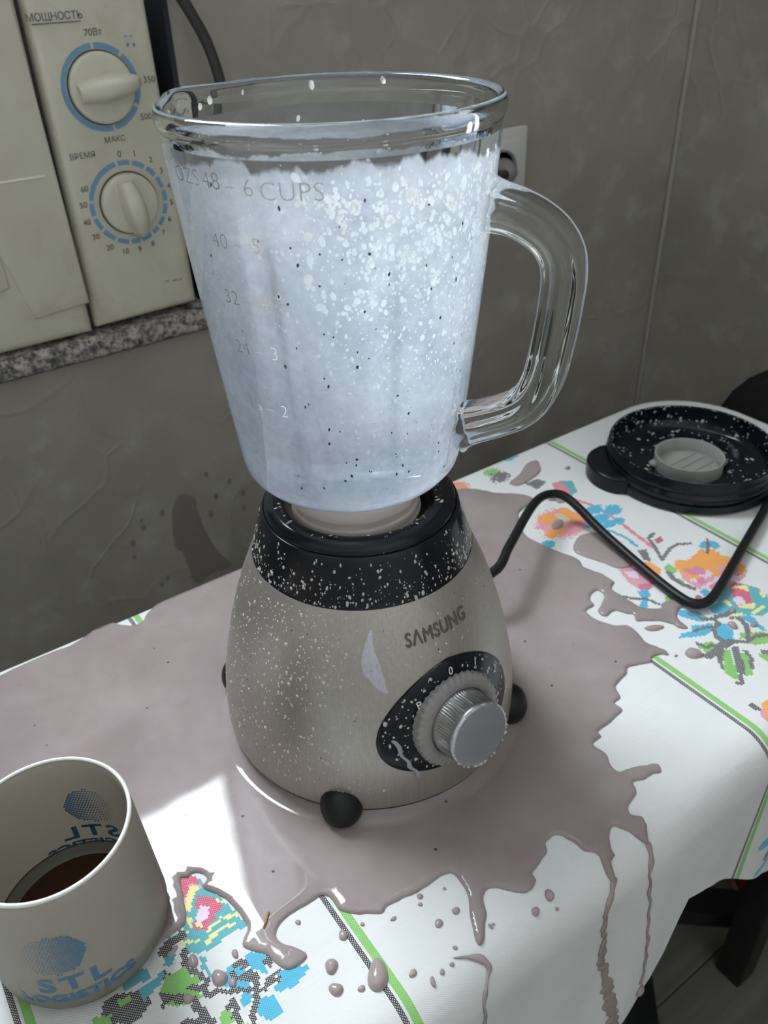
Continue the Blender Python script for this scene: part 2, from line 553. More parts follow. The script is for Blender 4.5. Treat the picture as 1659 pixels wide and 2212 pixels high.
# ---------- pixel -> place on the table cloth (used to lay out the spill and the print on the cloth)
TAB_Y0, TAB_Y1, TAB_X1 = 0.140, 0.497, 0.724     # outer faces of the draped cloth
RHO_F, RHO_B = 0.024, 0.008                       # soft front fold, tight back fold
EDGE = TAB_Y0 + RHO_F
def ray(px, py):
    return (CAM_RIGHT * (px - IW / 2) + CAM_DOWN * (py - IH / 2) + CAM_FWD * F_PX).normalized()
def on_plane_y(px, py, Y):
    r = ray(px, py); t = Y / r.y
    return Vector((r.x * t, Y, CAM_H + r.z * t))
def T(px, py):
    """flat cloth coordinates (X, Yflat) of the cloth point seen there"""
    r = ray(px, py)
    t = -CAM_H / r.z
    if r.y * t >= EDGE:
        return (r.x * t, r.y * t)
    # the fold and the hanging part: march down the profile
    best = None
    for i in range(0, 400):
        d = i * 0.001
        th = min(d / RHO_F, PI / 2)
        y = EDGE - RHO_F * math.sin(th)
        z = -RHO_F * (1 - math.cos(th)) - max(0, d - RHO_F * PI / 2)
        tt = y / r.y
        e = abs(CAM_H + r.z * tt - z)
        if best is None or e < best[0]: best = (e, r.x * tt, EDGE - d)
    return best[1:]

INX0, INX1, INY0, INY1, CR = -0.60, TAB_X1 - RHO_B, EDGE, TAB_Y1 - RHO_B, 0.075
def wave(X, d):
    k = max(0.0, d - 0.02)
    return k * (0.014 * math.sin(X * 48 + 1.0) + 0.012 * math.sin(X * 23 + 0.4 + d * 9) + 0.012 * math.sin(X * 95 + d * 14))
def cloth_pt(X, Y, h=0.0):
    """drape of the flat cloth over the table; h = height above the cloth"""
    # rounded corner only at the far right
    cxn = min(max(X, INX0), INX1); cyn = min(max(Y, INY0), INY1)
    ccx, ccy = INX1 - CR, INY1 - CR
    if X > ccx and Y > ccy:
        vx, vy = X - ccx, Y - ccy
        L = math.hypot(vx, vy)
        if L <= CR:
            return (X, Y, h)
        nx, ny = vx / L, vy / L; d = L - CR
        qx, qy = ccx + nx * CR, ccy + ny * CR
    else:
        vx, vy = X - cxn, Y - cyn
        d = math.hypot(vx, vy)
        if d < 1e-9: return (X, Y, h)
        nx, ny = vx / d, vy / d; qx, qy = cxn, cyn
    rho = RHO_F if ny < -0.5 else RHO_B
    th = min(d / rho, PI / 2)
    out = rho * math.sin(th)
    z = -rho * (1 - math.cos(th)) - max(0, d - rho * PI / 2)
    if ny < -0.5:
        out += wave(X, d)
    hx = h * math.sin(th); hz = h * math.cos(th)
    return (qx + nx * (out + hx), qy + ny * (out + hx), z + hz)

# ================================================================== the room
WY = 0.735                      # face of the back wall
WX = 0.973                      # face of the right wall
X_L, Y_F, Z_FL, Z_C = -1.5, -1.15, -0.75, 1.80
NX0, NX1, NZ0, NZ1 = -0.85, 0.305, 0.1205, 1.74   # window niche in the back wall
b = bmesh.new()
box_bm(X_L, NX0, WY, WY + 0.3, Z_FL, Z_C, bm=b)
box_bm(NX1, WX + 0.1, WY, WY + 0.3, Z_FL, Z_C, bm=b)
box_bm(NX0, NX1, WY, WY + 0.3, Z_FL, NZ0 - 0.022, bm=b)
box_bm(NX0, NX1, WY, WY + 0.3, NZ1, Z_C, bm=b)
box_bm(NX0, NX1, WIN_Y - 0.03, WY + 0.3, NZ0 - 0.022, WIN_Z0, bm=b)     # niche back, under the window
box_bm(NX0, WIN_X0, WIN_Y + 0.01, WY + 0.3, WIN_Z0, NZ1, bm=b)
tag(link('wall_back', bm_mesh(b), WALLP, None, False), kind='structure')
tag(box('wall_right', (WX, WX + 0.1, Y_F, WY, Z_FL, Z_C), WALLP), kind='structure')
tag(box('wall_left', (X_L - 0.1, X_L, Y_F, WY + 0.3, Z_FL, Z_C), PALE), kind='structure')
tag(box('wall_front', (X_L - 0.1, WX + 0.1, Y_F - 0.1, Y_F, Z_FL, Z_C), PALE), kind='structure')
tag(box('ceiling', (X_L - 0.1, WX + 0.1, Y_F - 0.1, WY + 0.3, Z_C, Z_C + 0.05), WHITE), kind='structure')
fl = tag(box('floor', (X_L - 0.1, WX + 0.1, Y_F - 0.1, WY + 0.3, Z_FL - 0.08, Z_FL - 0.012), GAPM), kind='structure')
pm = None
k = 0
for row in range(17):                                  # laminate boards, staggered
    y = WY - (row + 1) * 0.12
    off = (row % 3) * 0.4
    for x in (X_L - 0.4 + off, X_L + 0.81 + off, X_L + 2.02 + off):
        x1 = min(x + 1.207, WX); x0 = max(x, X_L)
        if x1 - x0 < 0.05: continue
        o = box('plank', (x0, x1, y, y + 0.1185, Z_FL - 0.012, Z_FL), LAMINATE, fl, bevel=0.001, seg=1)
# window
w = thing('window_1', ((WIN_X0 + WIN_X1) / 2, WIN_Y, WIN_Z0), None, None)
w['kind'] = 'structure'
b = bmesh.new()
for d in ((WIN_X0, WIN_X1, WIN_Z0, WIN_Z0 + 0.012), (WIN_X0, WIN_X1, WIN_Z1 - 0.05, WIN_Z1), (WIN_X0, WIN_X0 + 0.05, WIN_Z0, WIN_Z1), (WIN_X1 - 0.012, WIN_X1, WIN_Z0, WIN_Z1)):
    box_bm(d[0], d[1], WIN_Y - 0.03, WIN_Y + 0.004, d[2], d[3], bm=b)
link('window_frame', bm_mesh(b), WHITE, w, False)
box('pane', (WIN_X0 + 0.04, WIN_X1 - 0.008, WIN_Y - 0.012, WIN_Y - 0.011, WIN_Z0 + 0.008, WIN_Z1 - 0.04), m_pane('window_glass'), w)
# dark panel lining the right side of the niche
tag(box('trim_1', (NX1 - 0.004, NX1 + 0.0005, WY - 0.001, WIN_Y - 0.04, NZ0, NZ1), NAVY), 'dark navy panel lining the niche beside the microwave', kind='structure')
tag(box('windowsill', (NX0, NX1, WY - 0.012, WIN_Y - 0.03, NZ0 - 0.0175, NZ0 + 0.001), GRANITE, bevel=0.003), 'speckled grey granite-look sill under the microwave', 'windowsill')
SILL_Z = NZ0 + 0.001

tag(box('trim_2', (WX - 0.006, WX - 0.0002, WY - 0.006, WY - 0.0002, Z_FL, Z_C), mat('corner_bead_paint', (.38, .36, .33), .6), bevel=.002), 'thin wallpapered bead up the room corner', kind='structure')
# wet splash marks on the wallpaper, low behind the blender
def poly_fill(pts2, fn, spacing=0.004, h=0.0015, w=0.002, jag=0.0, step=0.0013, smooth=3):
    """closed outline -> mesh with a rounded rim; fn maps (u, v, height) to 3-D"""
    P = np.array(pts2, float)
    # Catmull-Rom resample
    n = len(P); out = []
    for i in range(n):
        p0, p1, p2, p3 = P[i - 1], P[i], P[(i + 1) % n], P[(i + 2) % n]
        L = np.hypot(*(p2 - p1)); m = max(2, int(L / step))
        for s in range(m):
            t = s / m
            out.append(0.5 * ((2 * p1) + (-p0 + p2) * t + (2 * p0 - 5 * p1 + 4 * p2 - p3) * t * t + (-p0 + 3 * p1 - 3 * p2 + p3) * t ** 3))
    B = np.array(out)
    if jag:
        m = len(B); ph = np.cumsum(np.hypot(*(np.roll(B, -1, 0) - B).T))
        tn = np.roll(B, -1, 0) - np.roll(B, 1, 0); tn /= np.maximum(np.hypot(*tn.T)[:, None], 1e-9)
        nn = np.stack([tn[:, 1], -tn[:, 0]], 1)
        a = sum(np.sin(ph * f + q) * g for f, q, g in ((260, 0.3, 1.0), (610, 1.7, 0.7), (1130, 4.0, 0.4)))
        B = B + nn * (a * jag * (0.5 + 0.5 * np.sin(ph * 37)))[:, None]
    tn = np.roll(B, -1, 0) - np.roll(B, 1, 0); tn /= np.maximum(np.hypot(*tn.T)[:, None], 1e-9)
    area = 0.5 * np.sum(B[:, 0] * np.roll(B[:, 1], -1) - np.roll(B[:, 0], -1) * B[:, 1])
    nin = np.stack([-tn[:, 1], tn[:, 0]], 1) * (1 if area > 0 else -1)
    def inside(Q):
        r = np.zeros(len(Q), bool)
        x1, y1 = B[:, 0], B[:, 1]; x2, y2 = np.roll(x1, -1), np.roll(y1, -1)
        for c in range(0, len(Q), 2000):
            q = Q[c:c + 2000]
            cond = ((y1[None] > q[:, 1:]) != (y2[None] > q[:, 1:]))
            xi = (x2 - x1)[None] * (q[:, 1:] - y1[None]) / np.where(y2 == y1, 1e-12, y2 - y1)[None] + x1[None]
            r[c:c + 2000] = (np.sum(cond & (q[:, :1] < xi), 1) % 2) == 1
        return r
    def dist(Q):
        r = np.zeros(len(Q))
        for c in range(0, len(Q), 1500):
            q = Q[c:c + 1500]
            r[c:c + 1500] = np.sqrt(((q[:, None] - B[None]) ** 2).sum(2).min(1))
        return r
    pts = [B]
    for f in (0.22, 0.5, 1.0):
        R = B + nin * (w * f)
        R = R[::1 if f < 0.4 else 2]
        R = R[inside(R)]
        if len(R): R = R[dist(R) > w * f * 0.85]
        pts.append(R)
    gx = np.arange(B[:, 0].min(), B[:, 0].max(), spacing); gy = np.arange(B[:, 1].min(), B[:, 1].max(), spacing)
    G = np.stack(np.meshgrid(gx, gy), -1).reshape(-1, 2)
    if len(G):
        G = G[inside(G)]
        if len(G): G = G[dist(G) > w * 1.25]
        pts.append(G)
    A = np.concatenate([p for p in pts if len(p)])
    nb = len(B)
    res = delaunay_2d_cdt([Vector(p) for p in A], [(i, (i + 1) % nb) for i in range(nb)], [], 1, 1e-7)
    V2 = np.array([(v.x, v.y) for v in res[0]])
    D = dist(V2)
    f = np.clip(D / w, 0, 1)
    H = h * np.sqrt(np.clip(1 - (1 - f) ** 2, 0, 1))
    V = [fn(u, v, hh) for (u, v), hh in zip(V2, H)]
    used = [fc for fc in res[2]]
    return mesh_from(V, used)

def wall_fn(u, v, h): return (u, WY - h - 0.0002, v)
def wpx(pts): return [(lambda q: (q.x, q.z))(on_plane_y(px, py, WY)) for px, py in pts]
stain = thing('wall_splash', on_plane_y(420, 1180, WY - 0.001), 'brownish wet splash marks running down the wallpaper', 'splash')
link('streak', poly_fill(wpx([(372, 1100), (385, 1072), (405, 1066), (422, 1080), (428, 1110), (445, 1150), (470, 1190), (500, 1218), (490, 1228), (455, 1240), (425, 1262), (408, 1230), (395, 1195), (378, 1180), (372, 1140)]), wall_fn, h=0.0004, w=0.004, jag=0.0006), WETWALL, stain)
for px, py, r in ((350, 1108, .0035), (310, 1140, .0032), (287, 1174, .0036), (305, 1125, .002), (290, 1203, .0026), (445, 1025, .003), (466, 1072, .0035), (525, 1065, .004), (527, 1097, .0035), (495, 1040, .003), (455, 1110, .004), (362, 1248, .003), (350, 1262, .0024), (415, 1170, .003)):
    c = on_plane_y(px, py, WY)
    link('drop_mark', poly_fill([(c.x + r * math.cos(a) * .8, c.z + r * math.sin(a) * 1.15) for a in np.linspace(0, 2 * PI, 9)[:-1]], wall_fn, h=0.0004, w=r * .8), WETWALL, stain)

# wall socket
s = thing('wall_socket', (0.66, WY, 0.153), 'white power socket on the wall behind the jar handle', 'socket')
SC = (0.66, 0.193)
box('plate', (SC[0] - .041, SC[0] + .041, WY - .009, WY, SC[1] - .041, SC[1] + .041), SOCKET, s, bevel=0.003)
box('inner_frame', (SC[0] - .029, SC[0] + .029, WY - .0115, WY - .008, SC[1] - .029, SC[1] + .029), SOCKET, s, bevel=0.0012)
me = lathe([(0.0, 0.0), (.019, 0.0), (.0195, 0.003), (.0215, 0.003), (.0215, 0.0)], 0, 0, 40)
me.transform(Matrix.Translation((SC[0], WY - .0115, SC[1])) @ Matrix.Rotation(PI / 2, 4, 'X'))
link('round_well', me, mat('socket_well', (0.25, 0.25, 0.24), 0.5), s)
for dx in (-.0095, .0095):
    me = lathe([(0.0, 0.0), (.0026, 0.0), (.0026, 0.0008), (0, 0.0008)], SC[0] + dx, 0, 16)
    me.transform(Matrix.Translation((0, WY - .0115, SC[1])) @ Matrix.Rotation(PI / 2, 4, 'X'))
    link('pin_hole', me, HOLE, s)

# ================================================================== microwave
MY = 0.730
MZ0, MZ1 = SILL_Z, SILL_Z + 0.285
FZ0 = 0.1265
mw = thing('microwave', (0.09, MY + 0.1, SILL_Z), 'cream microwave oven with two round dials on the windowsill', 'microwave')
box('casing', (-0.20, 0.2865, MY + 0.016, WIN_Y - 0.07, SILL_Z + 0.012, MZ1 - 0.004), CREAM, mw, bevel=0.004)
for x in (-0.17, 0.255):
    for y in (MY + 0.04, WIN_Y - 0.1):
        me = lathe([(0, SILL_Z), (.010, SILL_Z), (.011, SILL_Z + .013), (0, SILL_Z + .013)], x, y, 16)
        link('foot', me, RUBBER, mw)
def slab(name, poly, y0, y1, m, parent, bevel):
    """polygon in (x, z), extruded from y1 (back) to y0 (front), front edges bevelled"""
    bb = bmesh.new()
    vs = [bb.verts.new((x, y1, z)) for x, z in poly]
    f = bb.faces.new(vs)
    r = bmesh.ops.extrude_face_region(bb, geom=[f])
    nv = [v for v in r['geom'] if isinstance(v, bmesh.types.BMVert)]
    bmesh.ops.translate(bb, verts=nv, vec=(0, y0 - y1, 0))
    ed = [e for e in bb.edges if all(v in nv for v in e.verts)]
    if bevel: bmesh.ops.bevel(bb, geom=ed, offset=bevel, segments=3, profile=0.5, affect='EDGES')
    o = link(name, bm_mesh(bb), m, parent, False)
    shade_auto(o, 0.7)
    return o
pan = slab('control_panel', [(0.1925, FZ0), (0.2900, FZ0 + 0.002), (0.2870, MZ1), (0.1925, MZ1)], MY, MY + 0.02, CREAM, mw, 0.008)
dr = slab('door', [(-0.20, FZ0 - 0.002), (0.1885, FZ0 - 0.002), (0.1885, MZ1), (-0.20, MZ1)], MY - 0.001, MY + 0.02, CREAM, mw, 0.008)
box('gap_strip', (0.186, 0.195, MY + 0.012, MY + 0.022, FZ0, MZ1 - 0.004), GAPM, mw)
# raised middle of the door, its window further left, and the light groove line
q1, q2, q3 = on_plane_y(198, 676, MY), on_plane_y(74, 690, MY), on_plane_y(0, 548, MY)
slab('door_plate', [(-0.19, 0.145), (0.0, 0.145), (q2.x - .012, q3.z - .028), (q3.x, q3.z - .004), (q2.x, q2.z), (q1.x, q2.z + 0.0035), (0.1845, MZ1 - .012), (-0.19, MZ1 - 0.012)], MY - 0.0028, MY + 0.002, CREAM, dr, 0.0022)
slab('door_window', [(-0.17, 0.18), (0.03, 0.18), (0.03, MZ1 - 0.04), (-0.17, MZ1 - 0.04)], MY - 0.0034, MY, BLACKG, dr, 0.001)
g0, g1 = on_plane_y(-40, 405, MY), on_plane_y(95, 378, MY)
box('groove_line', (g0.x, g1.x, MY - 0.0036, MY - 0.002, g1.z - .0011, g1.z + .0006), mat('pale_line', (0.8, 0.79, 0.68), 0.4), dr, bevel=0.0003, seg=1)

def front_disc(prof, c, y, m, name, parent, n=64):
    me = lathe(prof, 0, 0, n)
    me.transform(Matrix.Translation((c[0], y, c[1])) @ Matrix.Rotation(PI / 2, 4, 'X'))
    return link(name, me, m, parent)
def arc_strip(c, r0, r1, a0, a1, y, n):
    V, Fc = [], []
    for i in range(n + 1):
        a = a0 + (a1 - a0) * i / n
        V += [(c[0] + r0 * math.cos(a), y, c[1] + r0 * math.sin(a)), (c[0] + r1 * math.cos(a), y, c[1] + r1 * math.sin(a))]
    for i in range(n): Fc.append((2 * i, 2 * i + 1, 2 * i + 3, 2 * i + 2))
    return mesh_from(V, Fc)
def dial(c, r_ring, r_knob, gaps, ang, name):
    """blue printed ring with gaps (degrees, clockwise from the top) and a pinch-grip knob"""
    kb = front_disc([(0, -.002), (r_knob + .0012, -.002), (r_knob + .0012, .0006), (r_knob + .0003, .0006)], c, MY - .0003, GAPM, name, mw)
    front_disc(smooth_prof([(r_knob, -.001), (r_knob, .0035), (r_knob - .002, .0055), (r_knob * .6, .0060), (0.0, .0062)], 4), c, MY - .0003, CREAMK, 'disc', kb)
    # grip: tapering bar across the knob, tallest at the pointing end
    bb = bmesh.new()
    L0, L1 = -r_knob * .80, r_knob * 1.12
    for (u, hw, h) in ((L0, .0058, .010), (-.006, .0078, .017), (.010, .0075, .018), (L1 * .8, .0052, .015), (L1, .0034, .009)):
        for sx_, hh in ((-1.25, 0), (-1, h * .8), (-.45, h), (.45, h), (1, h * .8), (1.25, 0)):
            bb.verts.new((u, hw * sx_, hh + .0035 if hh else .0042))
    bb.verts.ensure_lookup_table()
    for i in range(4):
        for j in range(5):
            bb.faces.new([bb.verts[i * 6 + j], bb.verts[i * 6 + j + 1], bb.verts[(i + 1) * 6 + j + 1], bb.verts[(i + 1) * 6 + j]])
    bb.faces.new([bb.verts[j] for j in range(6)]); bb.faces.new([bb.verts[24 + j] for j in range(6)])
    me = bm_mesh(bb)
    # local: u along pointing direction, v across, w outward (-Y)
    a = math.radians(90 - ang)
    M = Matrix(((math.cos(a), -math.sin(a), 0), (0, 0, -1), (math.sin(a), math.cos(a), 0))).to_4x4()
    me.transform(Matrix.Translation((c[0], MY - .0003, c[1])) @ M)
    o = link('grip', me, CREAMK, kb); shade_auto(o, 0.9)
    gs = sorted(gaps)
    for i, g in enumerate(gs):
        h = gs[(i + 1) % len(gs)] + (360 if i == len(gs) - 1 else 0)
        a0, a1 = math.radians(90 - g - 2.2), math.radians(90 - h + 2.2)
        link('ring_segment', arc_strip(c, r_ring - .0042, r_ring - .0004, a0, a1, MY - .0004, max(3, int((h - g) / 5))), INKB, kb, False)
    return kb
KP = on_plane_y(219, 190, MY); KP = (KP.x, KP.z)
KT = on_plane_y(279, 438, MY); KT = (KT.x, KT.z)
dial(KP, .0320, .0258, [-2, 42, 84, 120, 172], 84, 'power_dial')
dial(KT, .0345, .0243, [-8 + g for g in (0, 22, 45, 65, 86, 106, 126, 144, 160, 180, 198, 220, 244, 266, 288)], 172, 'timer_dial')

def front_text(s, px, py, size, name='lettering', rotdeg=0.0, m=INK, spacing=1.0, bold=0.0):
    p = on_plane_y(px, py, MY)
    me = text_mesh(s, size * .68, 0, bold, spacing=spacing)
    me.transform(Matrix.Translation((p.x, MY - .0005, p.z)) @ Matrix.Rotation(math.radians(rotdeg), 4, 'Y') @ Matrix.Rotation(PI / 2, 4, 'X'))
    return link(name, me, m, pan, False)
front_text('МОЩНОСТЬ', 117, 36, .0105, spacing=.95)
u0, u1 = on_plane_y(68, 53, MY), on_plane_y(172, 43, MY)
box('underline', (u0.x, u1.x, MY - .0006, MY, u0.z - .0003, u0.z + .0003), INK, pan)
front_text('70Вт', 200, 70, .0100)
front_text('350', 322, 172, .0098); front_text('500', 315, 252, .0098)
front_text('МАКС', 248, 301, .0088); front_text('ВРЕМЯ', 178, 337, .0092)
front_text('0', 257, 333, .0105); front_text('1', 290, 332, .0105)
for s_, px, py in (('2', 325, 345), ('3', 348, 369), ('4', 364, 402), ('5', 370, 437), ('6', 366, 473), ('7', 353, 503), ('8', 330, 526), ('9', 302, 538), ('10', 271, 543), ('20', 238, 535), ('30', 207, 512), ('40', 188, 481), ('50', 180, 444), ('60', 182, 409)):
    front_text(s_, px, py, .0098)
for dx, py in ((272, 80), (283, 80)):                       # frost stars over drops
    front_text('*', dx, py + 4, .009, 'frost_symbol', m=INKB, bold=.0002)
for dx in (276, 289):
    front_text('◊', dx, 98, .0075, 'drop_symbol', m=INKB)
for i, (px, wd) in enumerate(((361, .004), (378, .0045), (390, .003))):
    p = on_plane_y(px, 607 - i * 2.0, MY)
    box('model_print', (p.x - wd / 2, p.x + wd / 2, MY - .0005, MY, p.z - .0005, p.z + .0005), mat('faded_ink', (.26, .25, .22), .6), pan)
# power cord of the microwave: out of the top of the niche, down the wall and on to the socket
cp = [on_plane_y(*p, 0.712) for p in ((372, -40), (395, 0), (420, 42), (445, 88), (463, 135), (476, 180), (490, 260), (520, 360), (600, 440), (720, 470), (850, 440), (960, 390))]
cp = [Vector((NX1 - .03, WY + .03, cp[0].z + .05)), Vector((NX1 + .005, WY - .018, cp[0].z + .03))] + cp + [Vector((0.652, WY - .030, 0.193))]
link('power_cord', sweep([Vector(p) for p in smooth_prof(cp, 5)], circle(.0046, 10)), CORDM, mw)
me = lathe([(0, 0), (.013, 0), (.0135, .006), (.012, .016), (.006, .024), (0, .024)], 0, 0, 24)
me.transform(Matrix.Translation((SC[0], WY - .0085, SC[1])) @ Matrix.Rotation(PI / 2, 4, 'X'))
link('plug', me, mat('grey_plug_plastic', (.22, .22, .215), .5), mw)

# ================================================================== table and cloth
tb = thing('table', (0.12, 0.32, Z_FL), 'narrow table hidden under the flowered cloth', 'table')
bb = bmesh.new()
TX0, TX1, TY0, TY1, r = -0.60, TAB_X1 - .004, TAB_Y0 + .003, TAB_Y1 - .003, .078
pts = [(TX0, TY0), (TX1 - .02, TY0)] + [(TX1 - .02 + .02 * math.sin(a), TY0 + .02 - .02 * math.cos(a)) for a in np.linspace(.2, PI / 2, 5)] + \
      [(TX1 - r + r * math.cos(a), TY1 - r + r * math.sin(a)) for a in np.linspace(0, PI / 2, 10)] + [(TX0, TY1)]
f = bb.faces.new([bb.verts.new((x, y, -.0245)) for x, y in pts])
r_ = bmesh.ops.extrude_face_region(bb, geom=[f])
bmesh.ops.translate(bb, verts=[v for v in r_['geom'] if isinstance(v, bmesh.types.BMVert)], vec=(0, 0, .0055))
link('table_top', bm_mesh(bb), WOOD, tb, False)
# the top proper, under the flat of the cloth
box('top_panel', (TX0 + .01, TX1 - .075, TAB_Y0 + .026, TAB_Y1 - .012, -.0192, -.0012), WOOD, tb)
for x in (-.55, .690):
    for y in (.225, .40):
        box('leg', (x - .018, x + .018, y - .018, y + .018, Z_FL, -.0243), RUBBER, tb, bevel=.003)

# ---- cloth print: one colour for each stitch cell
CELL = 0.0014
def stitch_lines(bands, lo, hi, coarse):
    xs = [lo]
    while xs[-1] < hi:
        x = xs[-1]
        fine = any(a - 1e-6 <= x < b_ for a, b_ in bands)
        nx = x + (CELL if fine else coarse)
        if not fine:
            for a, b_ in bands:
                if x < a - 1e-6 < nx: nx = a
        xs.append(nx)
    return np.array(xs)
BANDS = [(-0.0420, 0.1124), (0.3680, 0.5318)]
xs = stitch_lines([(round(a / CELL) * CELL, b_) for a, b_ in BANDS], -0.33, 0.765, 0.0045)
ys = np.arange(round(-0.075 / CELL) * CELL, 0.545, CELL)
XC = (xs[:-1] + xs[1:]) / 2; YC = (ys[:-1] + ys[1:]) / 2
GX, GY = np.meshgrid(XC, YC, indexing='ij')
COLR = np.zeros(GX.shape + (4,))
RED, PINK, LIL, YEL = (.62, .09, .16), (.72, .32, .40), (.74, .62, .76), (.80, .74, .30)
BLU, TEAL, GRN, DGR, BLK, ORA = (.07, .42, .62), (.10, .40, .46), (.22, .52, .12), (.16, .36, .10), (.045, .04, .04), (.85, .36, .07)
SOLID, OPEN = 0.22, 1.0
def paint(mask, c, a):
    COLR[mask] = (*c, a)
def poly_mask(P):
    P = np.array(P, float); msk = np.zeros(GX.shape, bool)
    x1, y1 = P[:, 0], P[:, 1]; x2, y2 = np.roll(x1, -1), np.roll(y1, -1)
    for i in range(len(P)):
        c = (y1[i] > GY) != (y2[i] > GY)
        den = y2[i] - y1[i] if y2[i] != y1[i] else 1e-12
        msk ^= c & (GX < (x2[i] - x1[i]) * (GY - y1[i]) / den + x1[i])
    return msk
def pp(pts, c, a=SOLID, band=None): paint(poly_mask([T(*p) for p in pts]), c, a)
def line_mask(P, wd):
    msk = np.zeros(GX.shape, bool)
    for (xa, ya), (xb, yb) in zip(P[:-1], P[1:]):
        dx, dy = xb - xa, yb - ya; L2 = dx * dx + dy * dy + 1e-12
        t = np.clip(((GX - xa) * dx + (GY - ya) * dy) / L2, 0, 1)
        msk |= np.hypot(GX - xa - t * dx, GY - ya - t * dy) < wd / 2
    return msk
def ll(pts, c, wd=.0022, a=OPEN): paint(line_mask([T(*p) for p in pts], wd), c, a)
def ell(px, py, rx, ry, c, a=SOLID, rot=0.0, room=False, noise=0.0):
    x0, y0 = (px, py) if room else T(px, py)
    dx, dy = GX - x0, GY - y0
    u = dx * math.cos(rot) + dy * math.sin(rot); v = -dx * math.sin(rot) + dy * math.cos(rot)
    q = (u / rx) ** 2 + (v / ry) ** 2
    if noise: q = q + noise * rng.standard_normal(GX.shape)
    paint(q < 1, c, a)

# stripes: black lattice on the left, green on the right
for X0 in (-0.038, 0.107, 0.3725, 0.527):
    paint((GX > X0 - .0042) & (GX < X0 - .0014), BLK, OPEN)
    paint((GX > X0 + .0000) & (GX < X0 + .0042), GRN, .35)

# z1: 350-700 crop of the near band, mapped with scale 1/4.74
def c1(pts): return [(350 + x / 4.74, 1880 + y / 4.74) for x, y in pts]
def c2(pts): return [(1380 + x / 5.946, 1180 + y / 5.946) for x, y in pts]
def c3(pts): return [(1100 + x / 2.968, 960 + y / 2.968) for x, y in pts]
# rose in the near band
pp(c1([(130, 20), (330, 60), (500, 180), (700, 380), (880, 560), (760, 620), (640, 700), (500, 800), (380, 860), (230, 820), (220, 560), (180, 300)]), TEAL)
pp(c1([(150, 30), (330, 60), (420, 170), (300, 200), (220, 420), (190, 300)]), PINK, .45)
pp(c1([(170, 40), (330, 60), (400, 150), (280, 140), (270, 290), (230, 290)]), RED, .55)
pp(c1([(290, 160), (390, 170), (330, 240), (300, 330), (300, 430), (220, 400), (250, 260)]), YEL)
pp(c1([(250, 470), (310, 490), (310, 590), (250, 560)]), YEL)
pp(c1([(340, 330), (380, 260), (540, 290), (620, 340), (600, 420), (540, 440), (540, 520), (480, 530), (460, 610), (330, 610), (320, 510), (380, 480)]), RED, .55)
pp(c1([(380, 370), (480, 360), (480, 460), (440, 520), (380, 560), (350, 480)]), LIL)
pp(c1([(350, 540), (430, 560), (440, 590), (350, 590)]), YEL)
pp(c1([(550, 280), (640, 320), (560, 340)]), YEL)
pp(c1([(620, 490), (660, 450), (780, 440), (790, 470), (700, 490), (640, 510)]), YEL)
pp(c1([(430, 750), (470, 690), (560, 610), (700, 540), (780, 530), (770, 560), (640, 600), (560, 660), (500, 740), (430, 770)]), YEL)
pp(c1([(460, 600), (560, 520), (600, 480), (610, 500), (500, 610), (460, 640)]), YEL)
pp(c1([(170, 770), (210, 720), (390, 715), (370, 745), (260, 750), (190, 785)]), YEL)
pp(c1([(180, 610), (260, 630), (260, 670), (200, 640)]), YEL)
pp(c1([(380, 870), (440, 880), (460, 1000), (500, 1090), (480, 1110), (400, 980)]), TEAL)
# leaves and blue flower, near band
pp(c1([(70, 690), (180, 640), (170, 720), (80, 750)]), TEAL)
pp(c1([(20, 890), (140, 860), (120, 940), (50, 1000), (20, 960)]), TEAL)
pp(c1([(860, 870), (940, 830), (1060, 850), (1090, 900), (1050, 950), (1090, 1030), (1060, 1060), (970, 1020), (880, 990), (850, 930)]), BLU)
pp(c1([(650, 1000), (740, 930), (800, 980), (860, 1010), (800, 1090), (910, 1150), (900, 1200), (690, 1220), (640, 1180), (650, 1090)]), BLU)
pp(c1([(1120, 1210), (1220, 1130), (1170, 1090), (1230, 1020), (1390, 970), (1520, 980), (1440, 1100), (1360, 1190), (1280, 1220), (1190, 1250)]), BLU)
pp(c1([(960, 1390), (1010, 1310), (1080, 1280), (1160, 1290), (1200, 1350), (1260, 1440), (1190, 1510), (1090, 1540), (1010, 1490)]), BLU)
pp(c1([(820, 1260), (910, 1270), (930, 1340), (850, 1410), (810, 1360)]), BLU)
ll(c1([(560, 1240), (690, 1240), (850, 1220), (960, 1230), (1040, 1220), (1100, 1160), (1200, 1110)]), BLK)
ll(c1([(1190, 1030), (1130, 1090), (1070, 1140)]), BLK)
ll(c1([(940, 1580), (930, 1480), (960, 1340), (980, 1230), (950, 1120), (900, 1030)]), BLK, .003)
pp(c1([(850, 1020), (980, 1050), (1000, 1140), (950, 1200), (880, 1120), (790, 1100)]), BLK, OPEN)
ll(c1([(720, 1050), (740, 1110), (850, 1110)]), BLK); ll(c1([(760, 970), (810, 930), (850, 970)]), BLK, .0035)
ll(c1([(1090, 880), (1100, 960), (1060, 920)]), BLK, .003)
ll(c1([(10, 840), (80, 750), (150, 700), (210, 650)]), BLK, .0045)
ll(c1([(230, 820), (240, 940), (230, 1040), (160, 1130), (120, 1250), (180, 1300)]), BLK, .0035)
ll(c1([(230, 1060), (330, 1030), (400, 1090), (460, 1130), (450, 1180)]), BLK, .003)
ll(c1([(180, 1180), (300, 1190), (400, 1210), (480, 1270), (540, 1250)]), BLK, .003)
pp(c1([(330, 1200), (440, 1160), (480, 1240), (440, 1260)]), BLK, OPEN)
pp(c1([(60, 1110), (140, 1080), (120, 1150), (50, 1190)]), GRN); pp(c1([(200, 1090), (340, 1080), (410, 1130), (350, 1180), (200, 1150)]), GRN)
